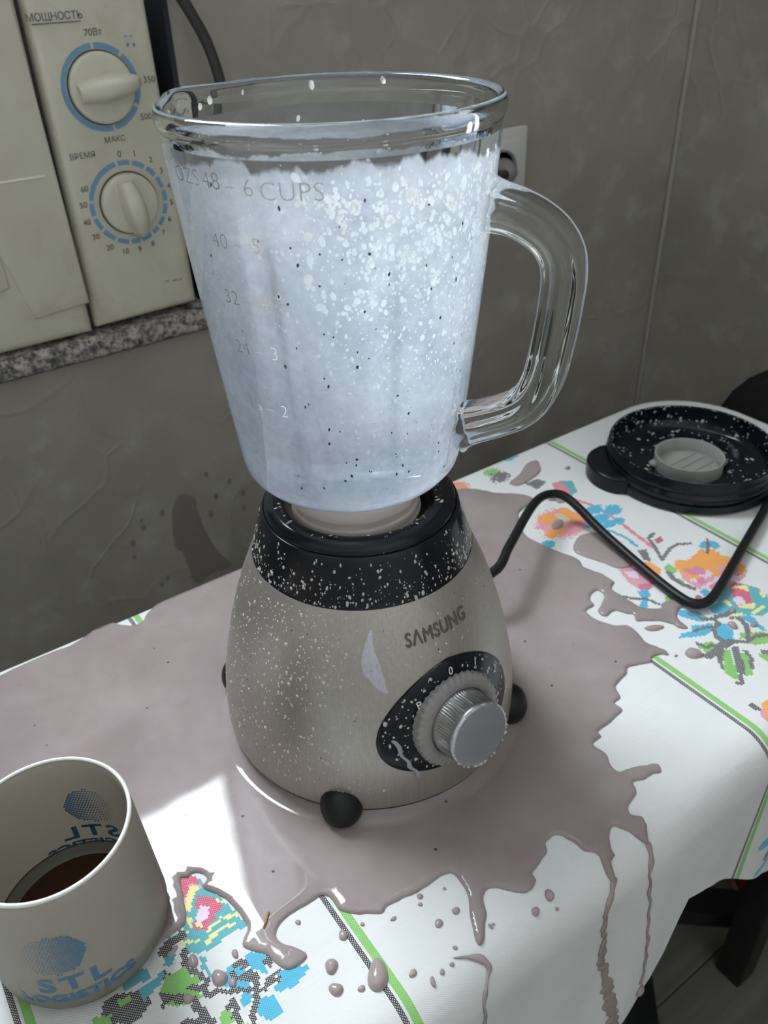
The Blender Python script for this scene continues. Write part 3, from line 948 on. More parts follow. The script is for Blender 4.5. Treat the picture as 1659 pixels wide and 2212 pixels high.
pp(c1([(160, 1210), (330, 1230), (430, 1290), (370, 1330), (300, 1320), (260, 1380), (120, 1400), (60, 1370), (40, 1280), (170, 1290)]), GRN)
ll(c1([(90, 1220), (110, 1290), (180, 1310)]), BLK, .005)
ll(c1([(-10, 1260), (40, 1330), (10, 1380)]), BLK, .003); ll(c1([(0, 1060), (60, 1080)]), BLK, .003)
ll(c1([(340, 1340), (380, 1420), (440, 1490), (500, 1560)]), BLK, .004)
pp(c1([(200, 1520), (350, 1520), (420, 1500), (420, 1600), (180, 1600)]), BLK, OPEN)
pp(c1([(640, 1420), (700, 1440), (740, 1500), (740, 1570), (600, 1600), (590, 1500)]), GRN)
ll(c1([(690, 1400), (730, 1340), (760, 1400), (740, 1480), (790, 1540)]), BLK, .003)
pp(c1([(880, 1570), (800, 1545), (840, 1620), (990, 1620)]), GRN)
# near band under and in front of the mug
pp([(240, 2150), (300, 2140), (330, 2165), (290, 2212), (210, 2212)], BLK, OPEN)
pp([(255, 2110), (310, 2090), (330, 2110), (270, 2140)], TEAL); ll([(228, 2170), (262, 2160)], BLK, .003)
pp([(255, 2160), (282, 2150), (280, 2165), (255, 2175)], GRN); pp([(200, 2200), (240, 2190), (240, 2230), (195, 2240)], GRN)
pp([(300, 2140), (355, 2095), (350, 2120), (310, 2165)], TEAL); pp([(355, 2110), (400, 2090), (420, 2125), (380, 2150), (345, 2140)], GRN)
# far band: rose, blue flower, leaves
pp(c2([(1080, 560), (1200, 470), (1340, 480), (1540, 540), (1659, 640), (1700, 800), (1600, 900), (1420, 880), (1240, 860), (1120, 900), (900, 800), (1000, 720)]), TEAL)
pp(c2([(1160, 480), (1240, 460), (1380, 500), (1420, 590), (1450, 680), (1470, 760), (1390, 800), (1260, 790), (1240, 680), (1180, 600)]), RED, .4)
pp(c2([(1210, 660), (1300, 640), (1350, 680), (1370, 730), (1280, 760), (1230, 720)]), LIL)
pp(c2([(1190, 540), (1240, 505), (1380, 500), (1420, 560), (1390, 580), (1290, 540)]), YEL)
pp(c2([(1260, 770), (1380, 740), (1500, 730), (1480, 800), (1300, 790)]), YEL)
pp(c2([(920, 570), (980, 560), (990, 620), (930, 630)]), YEL); pp(c2([(1070, 700), (1130, 690), (1210, 760), (1150, 770)]), YEL)
pp(c2([(1430, 850), (1560, 770), (1640, 750), (1590, 820), (1500, 880)]), YEL); pp(c2([(1560, 560), (1640, 620), (1600, 660), (1550, 620)]), YEL)
pp(c2([(1170, 880), (1300, 850), (1360, 860), (1240, 910)]), YEL)
pp(c2([(920, 760), (1080, 760), (1130, 850), (1020, 880), (920, 840)]), BLU)
pp(c2([(1240, 900), (1400, 880), (1500, 930), (1540, 1000), (1659, 1080), (1600, 1090), (1420, 980)]), BLU)
pp(c2([(490, 860), (530, 810), (640, 830), (760, 840), (870, 900), (880, 960), (770, 970), (640, 930), (530, 900)]), BLU)
pp(c2([(500, 1180), (560, 1120), (680, 1090), (680, 1020), (860, 1000), (950, 980), (960, 1040), (900, 1130), (780, 1160), (620, 1170)]), BLU)
pp(c2([(990, 990), (1100, 990), (1220, 1090), (1210, 1200), (1080, 1230), (1000, 1130)]), BLU)
ll(c2([(650, 870), (760, 890), (830, 940), (960, 930), (1020, 990), (960, 1060), (1000, 1170), (1120, 1230)]), BLK, .0035)
ll(c2([(700, 1090), (830, 1050), (960, 1030)]), BLK, .0028); ll(c2([(1000, 900), (1130, 880), (1170, 840)]), BLK, .004)
ll(c2([(1280, 920), (1380, 1010), (1400, 1120), (1420, 1230)]), BLK, .004)
pp(c2([(1290, 1130), (1360, 1090), (1370, 1180), (1300, 1190)]), GRN); pp(c2([(1430, 1110), (1600, 1090), (1700, 1130), (1700, 1240), (1520, 1270), (1380, 1240), (1440, 1180)]), GRN)
ll(c2([(1230, 1220), (1400, 1230), (1500, 1150), (1659, 1140)]), BLK, .0035)
pp(c2([(760, 1270), (940, 1210), (980, 1250), (960, 1350), (870, 1390), (830, 1330), (770, 1310)]), GRN); pp(c2([(690, 1340), (740, 1320), (760, 1350), (700, 1370)]), GRN)
ll(c2([(760, 1250), (860, 1300), (940, 1270)]), BLK, .003); ll(c2([(880, 1410), (960, 1380), (1040, 1290), (1180, 1230)]), BLK, .006)
pp(c2([(1080, 1340), (1180, 1320), (1210, 1450), (1260, 1620), (1290, 1720), (1200, 1700), (1100, 1610)]), GRN)
pp(c2([(1260, 1380), (1370, 1370), (1440, 1420), (1460, 1600), (1470, 1650), (1380, 1660), (1330, 1540)]), GRN)
pp(c2([(980, 1290), (1080, 1260), (1100, 1350), (1080, 1450), (1090, 1590), (1050, 1560), (1000, 1420)]), BLK, OPEN)
pp(c2([(1190, 1290), (1280, 1280), (1310, 1390), (1370, 1560), (1370, 1660), (1260, 1620), (1220, 1450)]), BLK, OPEN)
ll(c2([(1370, 1350), (1440, 1430), (1450, 1560)]), BLK, .003); ll(c2([(1310, 1660), (1320, 1760), (1260, 1760)]), BLK, .0028)
pp(c2([(1520, 1380), (1620, 1380), (1700, 1440), (1690, 1500), (1600, 1450)]), GRN); ll(c2([(1600, 1350), (1690, 1380)]), BLK, .004)
ll(c2([(1460, 2040), (1540, 2090), (1640, 2140)]), BLK, .004); pp([(1645, 1520), (1659, 1510), (1680, 1545), (1659, 1560)], ORA); pp([(1640, 1535), (1652, 1530), (1659, 1560), (1645, 1550)], PINK)
# far band: big orange flower
pp(c2([(470, 210), (570, 190), (640, 200), (680, 120), (760, 90), (880, 100), (900, 70), (1020, 90), (1030, 150), (1140, 150), (1220, 230), (1340, 240), (1380, 300), (1350, 330), (1380, 390), (1300, 430), (1160, 500), (1040, 560), (880, 540), (780, 560), (690, 490), (560, 420), (530, 340)]), PINK, .3)
for px, py, rx, ry in ((820, 230, .014, .009), (900, 120, .010, .008), (620, 270, .009, .010), (1080, 190, .009, .006), (560, 230, .006, .004), (1290, 280, .006, .006), (720, 380, .007, .004), (960, 340, .006, .006), (780, 140, .007, .004)):
    q = c2([(px, py)])[0]; ell(q[0], q[1], rx, ry, ORA, noise=.25)
for px, py, rx, ry in ((860, 360, .006, .004), (1040, 420, .009, .003), (1240, 390, .007, .003), (900, 500, .008, .002), (700, 440, .004, .002)):
    q = c2([(px, py)])[0]; ell(q[0], q[1], rx, ry, LIL, noise=.3)
for px, py, rx, ry in ((760, 320, .006, .005), (1180, 330, .006, .005), (800, 450, .004, .003), (990, 490, .008, .002), (650, 320, .004, .004)):
    q = c2([(px, py)])[0]; ell(q[0], q[1], rx, ry, (.66, .22, .34), noise=.3)
pp(c2([(310, 270), (380, 220), (460, 260), (480, 320), (420, 380), (520, 420), (680, 530), (600, 530), (470, 470), (380, 360)]), GRN, .35)
ll(c2([(380, 330), (430, 400), (520, 470), (700, 540)]), BLK, .004)
pp(c2([(330, 650), (400, 620), (450, 650), (430, 710), (340, 710)]), GRN); pp(c2([(780, 580), (860, 540), (910, 570), (900, 620), (830, 640)]), BLU)
pp(c2([(700, 680), (750, 620), (860, 690), (880, 740), (780, 730)]), (.40, .10, .20), .4)
pp(c2([(760, 0), (860, 40), (900, 0), (1000, 40), (1060, 0), (980, -60), (880, -80), (800, -40)]), BLU)
ll(c2([(880, 80), (890, 0), (880, -90)]), BLK, .0028)
# smaller pink flower with blue stem
pp(c3([(700, 800), (760, 780), (840, 800), (900, 750), (970, 800), (960, 850), (920, 920), (870, 945), (820, 920), (760, 880)]), PINK, .3)
pp(c3([(860, 760), (900, 750), (975, 800), (965, 840), (900, 800)]), ORA); pp(c3([(740, 820), (820, 810), (830, 860), (770, 850)]), LIL)
pp(c3([(820, 900), (930, 880), (900, 930), (850, 945)]), (.62, .14, .26), .4)
pp(c3([(820, 940), (880, 930), (910, 960), (880, 1000), (890, 1050), (830, 1050), (850, 990)]), BLU)
ll(c3([(710, 970), (800, 990), (880, 990), (960, 1025)]), BLK, .0028)
ll(c3([(400, 345), (560, 400), (700, 490), (800, 570), (930, 665)]), (.70, .22, .30), .0035, SOLID)
for px, py, rx, ry in ((540, 420, .010, .006), (660, 420, .009, .007), (580, 480, .010, .006), (640, 510, .009, .004), (500, 520, .006, .004), (700, 490, .006, .004), (250, 640, .006, .005)):
    q = c3([(px, py)])[0]; ell(q[0], q[1], rx, ry, BLU, noise=.15)
ll(c3([(640, 550), (730, 590), (820, 650)]), BLU, .003, SOLID)
ll(c3([(930, 570), (890, 600), (930, 650), (980, 740), (1030, 670), (1080, 640), (1160, 635)]), BLK, .003)
pp(c3([(930, 610), (970, 590), (990, 620), (950, 640)]), (.50, .08, .16), .4)
pp(c3([(820, 680), (880, 670), (910, 750), (860, 740)]), BLK, OPEN)
# round orange flower by the cord, and bits by the back edge
ell(1212, 1130, .021, .020, (.78, .30, .36), .3, noise=.2)
for px, py, rx, ry in ((1185, 1120, .008, .007), (1235, 1118, .008, .007), (1200, 1150, .012, .005), (1220, 1105, .006, .005)):
    ell(px, py, rx, ry, ORA, noise=.3)
ell(1215, 1118, .004, .007, (.60, .55, .40), .2)
pp(c3([(270, 250), (350, 230), (430, 290), (390, 330), (300, 300)]), (.70, .20, .28), .4); pp(c3([(310, 240), (400, 230), (440, 300), (400, 330), (370, 270)]), TEAL)
pp(c3([(100, 250), (180, 220), (240, 240), (180, 290)]), BLK, OPEN); pp(c3([(0, 70), (70, 70), (20, 95)]), BLU)
ell(990, 1052, .010, .008, (.72, .30, .16), .3, noise=.3); ell(1060, 1020, .008, .006, GRN, .3, noise=.3); ell(1080, 1030, .010, .008, BLK, 1, noise=.4)
ell(1100, 990, .006, .004, BLU, .3); pp(c3([(280, 320), (350, 330), (320, 370), (250, 360)]), BLK, OPEN)
# unseen stretches of the same bands, so the print goes on under the spill
for bx in (0.034, 0.449):
    for yy in ((0.36, 0.44) if bx < 0.1 else (0.10,)):
        ell(bx, yy, .026, .024, TEAL, room=True, noise=.15); ell(bx, yy, .016, .015, RED, .5, room=True, noise=.15); ell(bx, yy, .007, .007, LIL, room=True)
        ell(bx + .035, yy - .02, .014, .007, BLU, rot=.6, room=True); ell(bx - .035, yy + .02, .016, .007, GRN, rot=.7, room=True)
# flower on the hanging part
for px, py, rx, ry, c in ((1655, 1815, .010, .006, BLU), (1645, 1870, .011, .005, BLU), (1658, 1840, .006, .008, BLK)):
    ell(px, py, rx, ry, c, .4 if c != BLK else 1.0, noise=.2)

paint((GX > .366) & (GX < .379) & (GY > .258) & (GY < .330), (.7, .7, .7), 0.0)
# ---- the cloth mesh
HEM = np.array([(-.4, -.185), (.2, -.186), (.25, -.180), (.261, -.179), (.289, -.162), (.298, -.144), (.305, -.116), (.311, -.094), (.33, -.101), (.352, -.117), (.39, -.146), (.422, -.171), (.5, -.18), (.8, -.18)])
nxv, nyv = len(xs), len(ys)
keep = np.ones((nxv - 1, nyv - 1), bool)
hem_d = -np.interp(xs, HEM[:, 0], HEM[:, 1]) + RHO_F * (PI / 2 - 1)        # flat length from fold line to hem
V = []
for i, x in enumerate(xs):
    for j, y in enumerate(ys):
        yy = y
        lim = EDGE - hem_d[i]
        if y < lim: yy = max(lim, y)                                       # last row follows the hem
        V.append(cloth_pt(x, yy))
for i in range(nxv - 1):
    lim = EDGE - min(hem_d[i], hem_d[i + 1])
    keep[i] = ys[1:] > EDGE - max(hem_d[i], hem_d[i + 1])
I, J = np.nonzero(keep)
faces = np.stack([I * nyv + J, (I + 1) * nyv + J, (I + 1) * nyv + J + 1, I * nyv + J + 1], 1)
me = bpy.data.meshes.new('tablecloth')
V = np.array(V, np.float32)
me.vertices.add(len(V)); me.vertices.foreach_set('co', V.ravel())
me.loops.add(faces.size); me.loops.foreach_set('vertex_index', faces.ravel().astype(np.int32))
me.polygons.add(len(faces)); me.polygons.foreach_set('loop_start', np.arange(0, faces.size, 4, dtype=np.int32))
me.update(calc_edges=True)
at = me.attributes.new('print_colour', 'FLOAT_COLOR', 'FACE')
at.data.foreach_set('color', COLR[I, J].astype(np.float32).ravel())
sg = me.attributes.new('stitch_grid', 'FLOAT_VECTOR', 'POINT')
flat = np.zeros((nxv, nyv, 3), np.float32)
flat[..., 0] = (xs / CELL)[:, None]; flat[..., 1] = (ys / CELL)[None, :]
for a, b_ in BANDS:                                                        # whole cells inside a band
    k0 = np.argmin(abs(xs - a)); 
    sel = (xs >= xs[k0] - 1e-9) & (xs <= b_ + .001)
    flat[sel, :, 0] = ((xs[sel] - xs[k0]) / CELL)[:, None]
sg.data.foreach_set('vector', flat.ravel())
bb = bmesh.new(); bb.from_mesh(me)
bmesh.ops.delete(bb, geom=[v for v in bb.verts if not v.link_faces], context='VERTS')
bb.to_mesh(me); bb.free()
cl = link('tablecloth', me, CLOTH, None, True, origin=(0.2, 0.32, 0))
md = cl.modifiers.new('thickness', 'SOLIDIFY'); md.thickness = 0.0007; md.offset = -1
tag(cl, 'white cotton tablecloth with cross-stitch print flowers and green stripes', 'tablecloth')

# ================================================================== the spill
spill = thing('milkshake_spill', (0.2, 0.32, 0.0), 'greyish pink milkshake puddle spread over the tablecloth', 'spill')
def spill_fn(u, v, h): return cloth_pt(u, v, h + 0.0003)
def k6(x, y): return (1200 + x / 3.159, 1150 + y / 3.159)
def k4(x, y): return (900 + x / 2.186, 1700 + y / 2.186)
def k3(x, y): return (350 + x / 3.016, 1800 + y / 3.016)
OUT = [(-230, 1700), (-200, 1560), (0, 1462), (30, 1447), (75, 1427), (120, 1408), (150, 1398), (188, 1374), (205, 1356), (240, 1344), (262, 1352), (285, 1353), (305, 1346), (322, 1324), (352, 1297)]
OUT += [(420, 1269), (520, 1227), (620, 1186), (760, 1128), (900, 1082), (950, 1072), (976, 1062), (1018, 1057), (1070, 1066), (1130, 1070), (1152, 1082), (1124, 1105), (1121, 1120), (1134, 1155), (1159, 1172), (1206, 1193), (1249, 1210), (1262, 1227), (1290, 1238), (1305, 1243)]
OUT += [k6(*p) for p in ((380, 330), (400, 345), (380, 385), (440, 430), (530, 488), (600, 520), (715, 523), (722, 490), (780, 470), (850, 450), (925, 495), (850, 520), (828, 570), (850, 610), (905, 655), (850, 655), (790, 625), (700, 608), (620, 605), (550, 603), (530, 565), (480, 555), (400, 535), (350, 575), (305, 565), (292, 535), (318, 480), (330, 430), (285, 398), (240, 430), (240, 470), (262, 500), (210, 535), (235, 572), (290, 605), (400, 640), (490, 640), (560, 690), (610, 750), (690, 785), (745, 808), (765, 838), (720, 835), (662, 855), (655, 885), (560, 905), (495, 925), (485, 965), (430, 1020), (410, 1062), (442, 1128), (400, 1168), (455, 1212), (410, 1260), (370, 1300), (288, 1362), (312, 1395), (255, 1450), (350, 1520), (372, 1580), (430, 1640), (500, 1615), (600, 1592), (695, 1588), (720, 1632), (665, 1650), (615, 1685), (525, 1708), (552, 1780), (498, 1870), (515, 1925), (585, 1950), (618, 2010))]
OUT += [k4(*p) for p in ((1085, 170), (1088, 230), (1094, 280), (1080, 272), (1040, 245), (1000, 215), (960, 192), (925, 190), (908, 240), (920, 300), (934, 330), (918, 350), (924, 400), (938, 440), (915, 452), (885, 405), (872, 345), (850, 315), (790, 305), (740, 265), (680, 231), (640, 231), (610, 270), (617, 310), (560, 385), (545, 410), (562, 440), (545, 482), (500, 502), (430, 490), (380, 478), (330, 488), (314, 530), (330, 600), (322, 650), (318, 720), (298, 752), (278, 725), (265, 670), (250, 600), (243, 520), (215, 462), (170, 413), (130, 415), (60, 458), (0, 500))]
OUT += [k3(*p) for p in ((1560, 430), (1470, 470), (1430, 520), (1320, 530), (1210, 518), (1150, 490), (1100, 430), (1050, 405), (1000, 430), (900, 490), (810, 550), (752, 620), (745, 680), (790, 722), (860, 742), (940, 785), (930, 830), (850, 882), (790, 882), (720, 830), (680, 790), (600, 770), (530, 742), (530, 690), (557, 620), (540, 575), (485, 500), (440, 460), (380, 410), (300, 372), (268, 345), (290, 300), (250, 262), (190, 270), (165, 290), (125, 285), (122, 320), (140, 400), (157, 560), (130, 610), (60, 660))]
OUT += [(320, 2052), (240, 2085), (120, 2085), (30, 2066), (0, 2062), (-40, 2075), (-150, 2060), (-230, 1950)]
pud = link('puddle', poly_fill([T(*p) for p in OUT], spill_fn, spacing=0.006, h=0.0017, w=0.0024, jag=0.00028), MILK, spill)
for mx_, my_, mr, wd, hh in ((0.1995, 0.3187, .0862, .0100, .0045), (0.003, 0.2790, .0392, .0050, .0036)):
    if mr < .05: continue
    link('meniscus', lathe([(mr + wd * f_, .0019 + hh * (1 - f_) ** 2.2) for f_ in (0, .1, .2, .32, .45, .6, .8, 1.0)] + [(mr + wd, .0008)], mx_, my_, 128), MILK, spill)
# side pools
for pts in ([(c3([p])[0]) for p in ((412, 650), (440, 600), (500, 575), (560, 570), (640, 600), (740, 690), (800, 770), (700, 795), (600, 760), (480, 720), (420, 690))],
            [(c3([p])[0]) for p in ((0, 250), (60, 200), (110, 130), (180, 108), (200, 170), (150, 220), (60, 265))],
            [(c3([p])[0]) for p in ((865, 1180), (920, 1162), (990, 1170), (960, 1192), (900, 1198))],
            [(c3([p])[0]) for p in ((270, 520), (300, 490), (340, 490), (340, 530), (290, 548))],
            [(c3([p])[0]) for p in ((300, 340), (350, 335), (360, 370), (310, 375))],
            [k4(*p) for p in ((170, 812), (220, 800), (300, 795), (350, 830), (352, 870), (335, 880), (318, 850), (250, 820))]):
    link('small_pool', poly_fill([T(*p) for p in pts], spill_fn, spacing=0.004, h=0.0014, w=0.002, jag=0.00015), MILKD, spill)
# beads: (px, py, rx, ry mm) lying on the cloth
def bead(px, py, rx, ry, rot=0.0, h=None):
    x0, y0 = T(px, py)
    rx *= .001; ry *= .001
    pts = []
    for a in np.linspace(0, 2 * PI, 13)[:-1]:
        w_ = 1 + .10 * math.sin(2 * a + px) + .06 * math.sin(3 * a + py)
        u, v = rx * w_ * math.cos(a), ry * w_ * math.sin(a)
        pts.append((x0 + u * math.cos(rot) - v * math.sin(rot), y0 + u * math.sin(rot) + v * math.cos(rot)))
    m_ = min(rx, ry)
    return link('droplet', poly_fill(pts, spill_fn, spacing=m_ * .7, h=h or m_ * .75, w=m_ * .98, step=m_ * .35), MILKD, spill)
for a in ((417, 2077, 2.3, 3.6, -.4), (373, 2055, 3.0, 1.4, .3), (474, 2113, 3.6, 4.2, -.3), (503, 2123, 1.8, 2.3), (406, 2158, 2.2, 2.4), (522, 2090, 1.0, .8), (508, 2061, 1.6, 2.2), (644, 1993, 1.3, 1.4), (741, 2021, 2.2, 2.6), (716, 2088, 3.4, 3.4), (726, 2138, 3.2, 3.2), (781, 2136, 1.7, 1.6), (816, 2108, 5.2, 7.2, -.5), (892, 2103, 2.2, 1.6), (783, 1997, 1.0, 1.0), (850, 1985, 1.6, 1.0), (985, 1968, 2.3, 1.6), (948, 1995, 2.4, 1.9), (907, 1937, 1.5, 1.6), (908, 1954, 1.2, 1.0), (1187, 1932, 2.8, 2.6), (1157, 1968, 2.2, 2.2), (1203, 1963, 1.0, 1.0), (935, 2122, 1.3, 2.2, -.3), (955, 2097, 1.3, 1.2), (976, 2086, 1.1, 1.0), (983, 2049, 1.1, 1.1), (1498, 1413, 4.6, 5.8, .4), (1582, 1352, 3.4, 3.4), (1628, 1350, 3.0, 2.2), (1582, 1320, 3.4, 1.6), (1460, 1417, 1.4, .9), (1226, 1012, 3, 2.2), (1580, 1335, 2, 1.5), (960, 1920, .8, .8), (1060, 2000, 1.0, 1.4), (1066, 1998, .7, .7)):
    bead(*a)
# runs down the hanging front of the cloth
def run(pts, widths):
    """beaded trickle: centre line in pixels, widths in mm"""
    P = np.array([T(*p) for p in pts]); W = np.array(widths) * .001
    L = np.concatenate([[0], np.cumsum(np.hypot(*(P[1:] - P[:-1]).T))])
    s = np.arange(0, L[-1], .0022)
    c = np.stack([np.interp(s, L, P[:, 0]), np.interp(s, L, P[:, 1])], 1)
    wd = np.interp(s, L, W)
    wd = wd * (1 + .38 * np.sin(s * 420) * np.cos(s * 173 + 1) + .10 * np.sin(s * 760))
    sh = .0006 * np.sin(s * 300)
    left = [(x + h_ - w_ / 2, y) for (x, y), w_, h_ in zip(c, wd, sh)]
    right = [(x + h_ + w_ / 2, y) for (x, y), w_, h_ in zip(c, wd, sh)]
    return link('trickle', poly_fill(left + right[::-1], spill_fn, spacing=.003, h=.0010, w=.0014), MILKD, spill)
run([(1325, 1900), (1318, 1935), (1308, 1975), (1305, 2015), (1306, 2040), (1300, 2075), (1308, 2105), (1310, 2140), (1311, 2175), (1313, 2200), (1318, 2230)], [4.5, 4, 3.6, 3.6, 4.5, 6.0, 5.0, 8.0, 8.5, 6, 9])
run([(1398, 1822), (1404, 1845), (1406, 1870), (1402, 1890), (1400, 1925), (1398, 1955), (1393, 1985), (1388, 2030), (1382, 2070), (1378, 2095), (1374, 2112)], [3, 3.6, 3.0, 1.6, 2.2, 1.6, 1.6, 2.2, 2.0, 1.5, 3.4])
run([(1055, 2100), (1050, 2120), (1047, 2140), (1046, 2170), (1043, 2212), (1042, 2260)], [2.2, 1.5, 2.2, 1.6, 2.6, 2.0])
bead(1372, 2128, 4.0, 4.2)
# glistening sliver of a fruit fibre on the puddle
x0, y0 = T(577, 1994)
me = sweep([Vector((x0 - .003, y0 - .0025, .0024)), Vector((x0, y0, .0030)), Vector((x0 + .003, y0 + .0032, .0024))], circle(.0005, 6))
link('fruit_fibre', me, mat('fruit_fibre', (.45, .16, .05), .4), spill)

# ================================================================== blender base
BX, BY = 0.1995, 0.3187
base = thing('blender', (BX, BY, 0.0), 'milk-spattered steel blender base with black collar and silver dial', 'blender')
BP = [(.0868, .0080), (.0880, .0092), (.0884, .0120), (.0886, .0200), (.0880, .0320), (.0862, .0470), (.0836, .0600), (.0802, .0750), (.0760, .0900), (.0714, .1040), (.0665, .1165), (.0609, .1286)]
BPS = smooth_prof(BP, 5)
BPA = np.array(BPS)
def base_r(z): return float(np.interp(z, BPA[:, 1], BPA[:, 0]))
def base_pt(az, z, h=0.0):
    """az in degrees, h = outward offset along the surface normal"""
    r = base_r(z); s = (base_r(z + .002) - base_r(z - .002)) / .004
    nr, nz = 1 / math.hypot(1, s), -s / math.hypot(1, s)
    a = math.radians(az)
    return Vector((BX + (r + h * nr) * math.cos(a), BY + (r + h * nr) * math.sin(a), z + h * nz))
def base_nrm(az, z):
    return (base_pt(az, z, .001) - base_pt(az, z, 0)).normalized()
link('steel_shell', lathe(BPS, BX, BY, 128), STEEL, base)
link('bottom_plate', lathe([(0, .0065), (.084, .0065), (.0872, .0072), (.0872, .0084), (.080, .0088)], BX, BY, 96), BLACKP, base)
link('collar', lathe(smooth_prof([(.0600, .1270), (.0609, .1285), (.0604, .1300), (.0572, .1415), (.0545, .1510), (.0532, .1545), (.0522, .1552), (.0512, .1545)], 4), BX, BY, 128), BLACKG, base)
def rib_r(r, z, t, i):
    return r * (1 + .006 * max(0.0, math.sin(t * 60)) * (1 if 0.3 < (i / 30) < 0.75 else 0) * (1 if math.cos(t - math.radians(330)) > .5 else 0))
link('seat_ring', lathe(smooth_prof([(.0515, .1520), (.0517, .1550), (.0505, .1585), (.0475, .1608), (.0435, .1610), (.0400, .1590), (.0375, .1555), (.0362, .1500), (.0360, .1440)], 4), BX, BY, 180, rib_r), BLACKG, base)
link('drive_socket', lathe([(.0360, .1440), (.020, .1440), (.012, .1450), (.0, .1450)], BX, BY, 48), RUBBER, base)
for az in (225, 315, 135, 45):                       # rounded rubber feet poking out under the skirt
    a = math.radians(az)
    c = Vector((BX + .0865 * math.cos(a), BY + .0865 * math.sin(a), 0.001))
    me = lathe(smooth_prof([(.0085, .0), (.0108, .0030), (.0120, .0085), (.0112, .0145), (.0085, .0195), (.0045, .0222), (0, .0228)], 4), 0, 0, 32)
    me.transform(Matrix.Translation(c))
    link('foot', me, RUBBER, base)
# dial plate: black egg-shaped plate wrapped on the shell
def wrap(u, v, h):          # u metres to the right around the front (az 270), v height on the shell
    z = v
    return base_pt(270 + math.degrees(u / .084), z, h)
def egg():
    pts = []
    for k in range(48):
        a = 2 * PI * k / 48
        u = .0455 * math.cos(a); v = .0312 * math.sin(a)
        u *= 1 - .10 * math.sin(a)
        v += .0035 * (1 - abs(math.cos(a))) 
        pts.append((u, .0600 + v))
    return pts
plate = link('dial_plate', poly_fill(egg(), lambda u, v, h: wrap(u, v, h + .0003), spacing=.004, h=.0012, w=.0012), BLACKG, base)
KC = base_pt(270, .0590, 0.0010)
KN = Vector((0, -math.cos(.20), math.sin(.20)))
KM = Matrix.Translation(KC) @ KN.to_track_quat('Z', 'Y').to_matrix().to_4x4()
def kdisc(prof, name, m, par, n=96, rfun=None):
    me = lathe(prof, 0, 0, n, rfun); me.transform(KM)
    return link(name, me, m, par)
def knurl(r, z, t, i): return r * (1 + (.012 * (1 if (int(t / (2 * PI) * 144) % 2) else -1) if 2 <= i <= 3 else 0))
def notch(r, z, t, i): return r * (1 + (.030 * math.sin(t * 40) if 1 <= i <= 3 else 0))
kdisc([(.0265, -.006), (.0268, .0010), (.0262, .0024), (.0225, .0036), (.0195, .0036), (.0192, -.001)], 'dial_ring', RINGM, base, 132, notch)
kn = kdisc([(.0192, -.0005), (.0190, .0035), (.0184, .0050), (.0180, .0165), (.0182, .0172)], 'knob', KNOBM, base, 288, knurl)
kdisc([(.0182, .0168), (.0184, .0182), (.0178, .0194), (.0165, .0195), (0.0, .0196)], 'knob_face', m_steel('spun_knob_face', (.62, .63, .68), .30, (25, 25, 25), .01), kn)
pk = [(KC + KM.to_3x3() @ Vector((.0178 * math.cos(a), .0178 * math.sin(a), .0190 + .0006 * random.random())), KN, random.uniform(.0004, .0011), 1) for a in np.random.default_rng(3).uniform(0, 2 * PI, 46)]
blobs(pk, 'knob_residue', SPECK, kn, .6)
def wrap_text(s, u, v, size, m, name, rot=0.0, bold=0.0, h=.0006, spacing=1.0, shear=0.0):
    ms = []
    for dx, dy in ((0, 0), (bold, 0), (-bold, 0), (0, bold), (0, -bold)) if bold else ((0, 0),):   # heavier strokes
        m1 = text_mesh(s, size, 0, 0, spacing=spacing)
        m1.transform(Matrix.Translation((dx, dy, 0))); ms.append(m1)
    me = join_meshes(ms)
    ca, sa = math.cos(rot), math.sin(rot)
    map_mesh(me, lambda x, y, z: wrap(u + x * ca - y * sa, v + x * sa + y * ca, h), 2)
    return link(name, me, m, base, False)
wrap_text('SΛMSUNG', .000, .1108, .0100, LOGOM, 'lettering', bold=.00028, h=.0003, spacing=1.06)
for s_, az, z in (('0', 270.4, .0880), ('1', 283, .0842), ('2', 293.5, .0690), ('P', 255.5, .0765)):
    wrap_text(s_, math.radians(az - 270) * .084, z, .0062, NUMW, 'numeral', h=.0020, bold=.00012, rot=-math.radians((az - 270) * 1.2))
wrap_text('3', math.radians(29) * .084, .0480, .0062, NUMW, 'numeral', h=.0020, rot=-.9)
# clean wiped patch and the milk smear beside it
wipe = [(-.0515, .1030), (-.0500, .1100), (-.0445, .1195), (-.0437, .1120), (-.0415, .1040), (-.0388, .0930), (-.0370, .0860), (-.0430, .0890), (-.0470, .0945), (-.0500, .0965)]
link('wiped_patch', poly_fill(wipe, lambda u, v, h: wrap(u, v, .00012), spacing=.003, h=.0001, w=.001, jag=.0002), m_steel('clean_steel', (.60, .615, .68), .30, (900, 900, 12)), base)
# trickle on the dial plate
tr = [(-.0370, .0590), (-.0340, .0545), (-.0335, .0490), (-.0300, .0440), (-.0292, .0400), (-.0262, .0360), (-.0252, .0318)]
pl = [(u - .0010 - .0004 * math.sin(i * 2), v) for i, (u, v) in enumerate(tr)] + [(u + .0012, v) for u, v in tr[::-1]]
link('milk_trickle', poly_fill(pl, lambda u, v, h: wrap(u, v, h + .0015), spacing=.002, h=.0006, w=.0009), mat('thin_milk', (.34, .34, .38), .2), base)
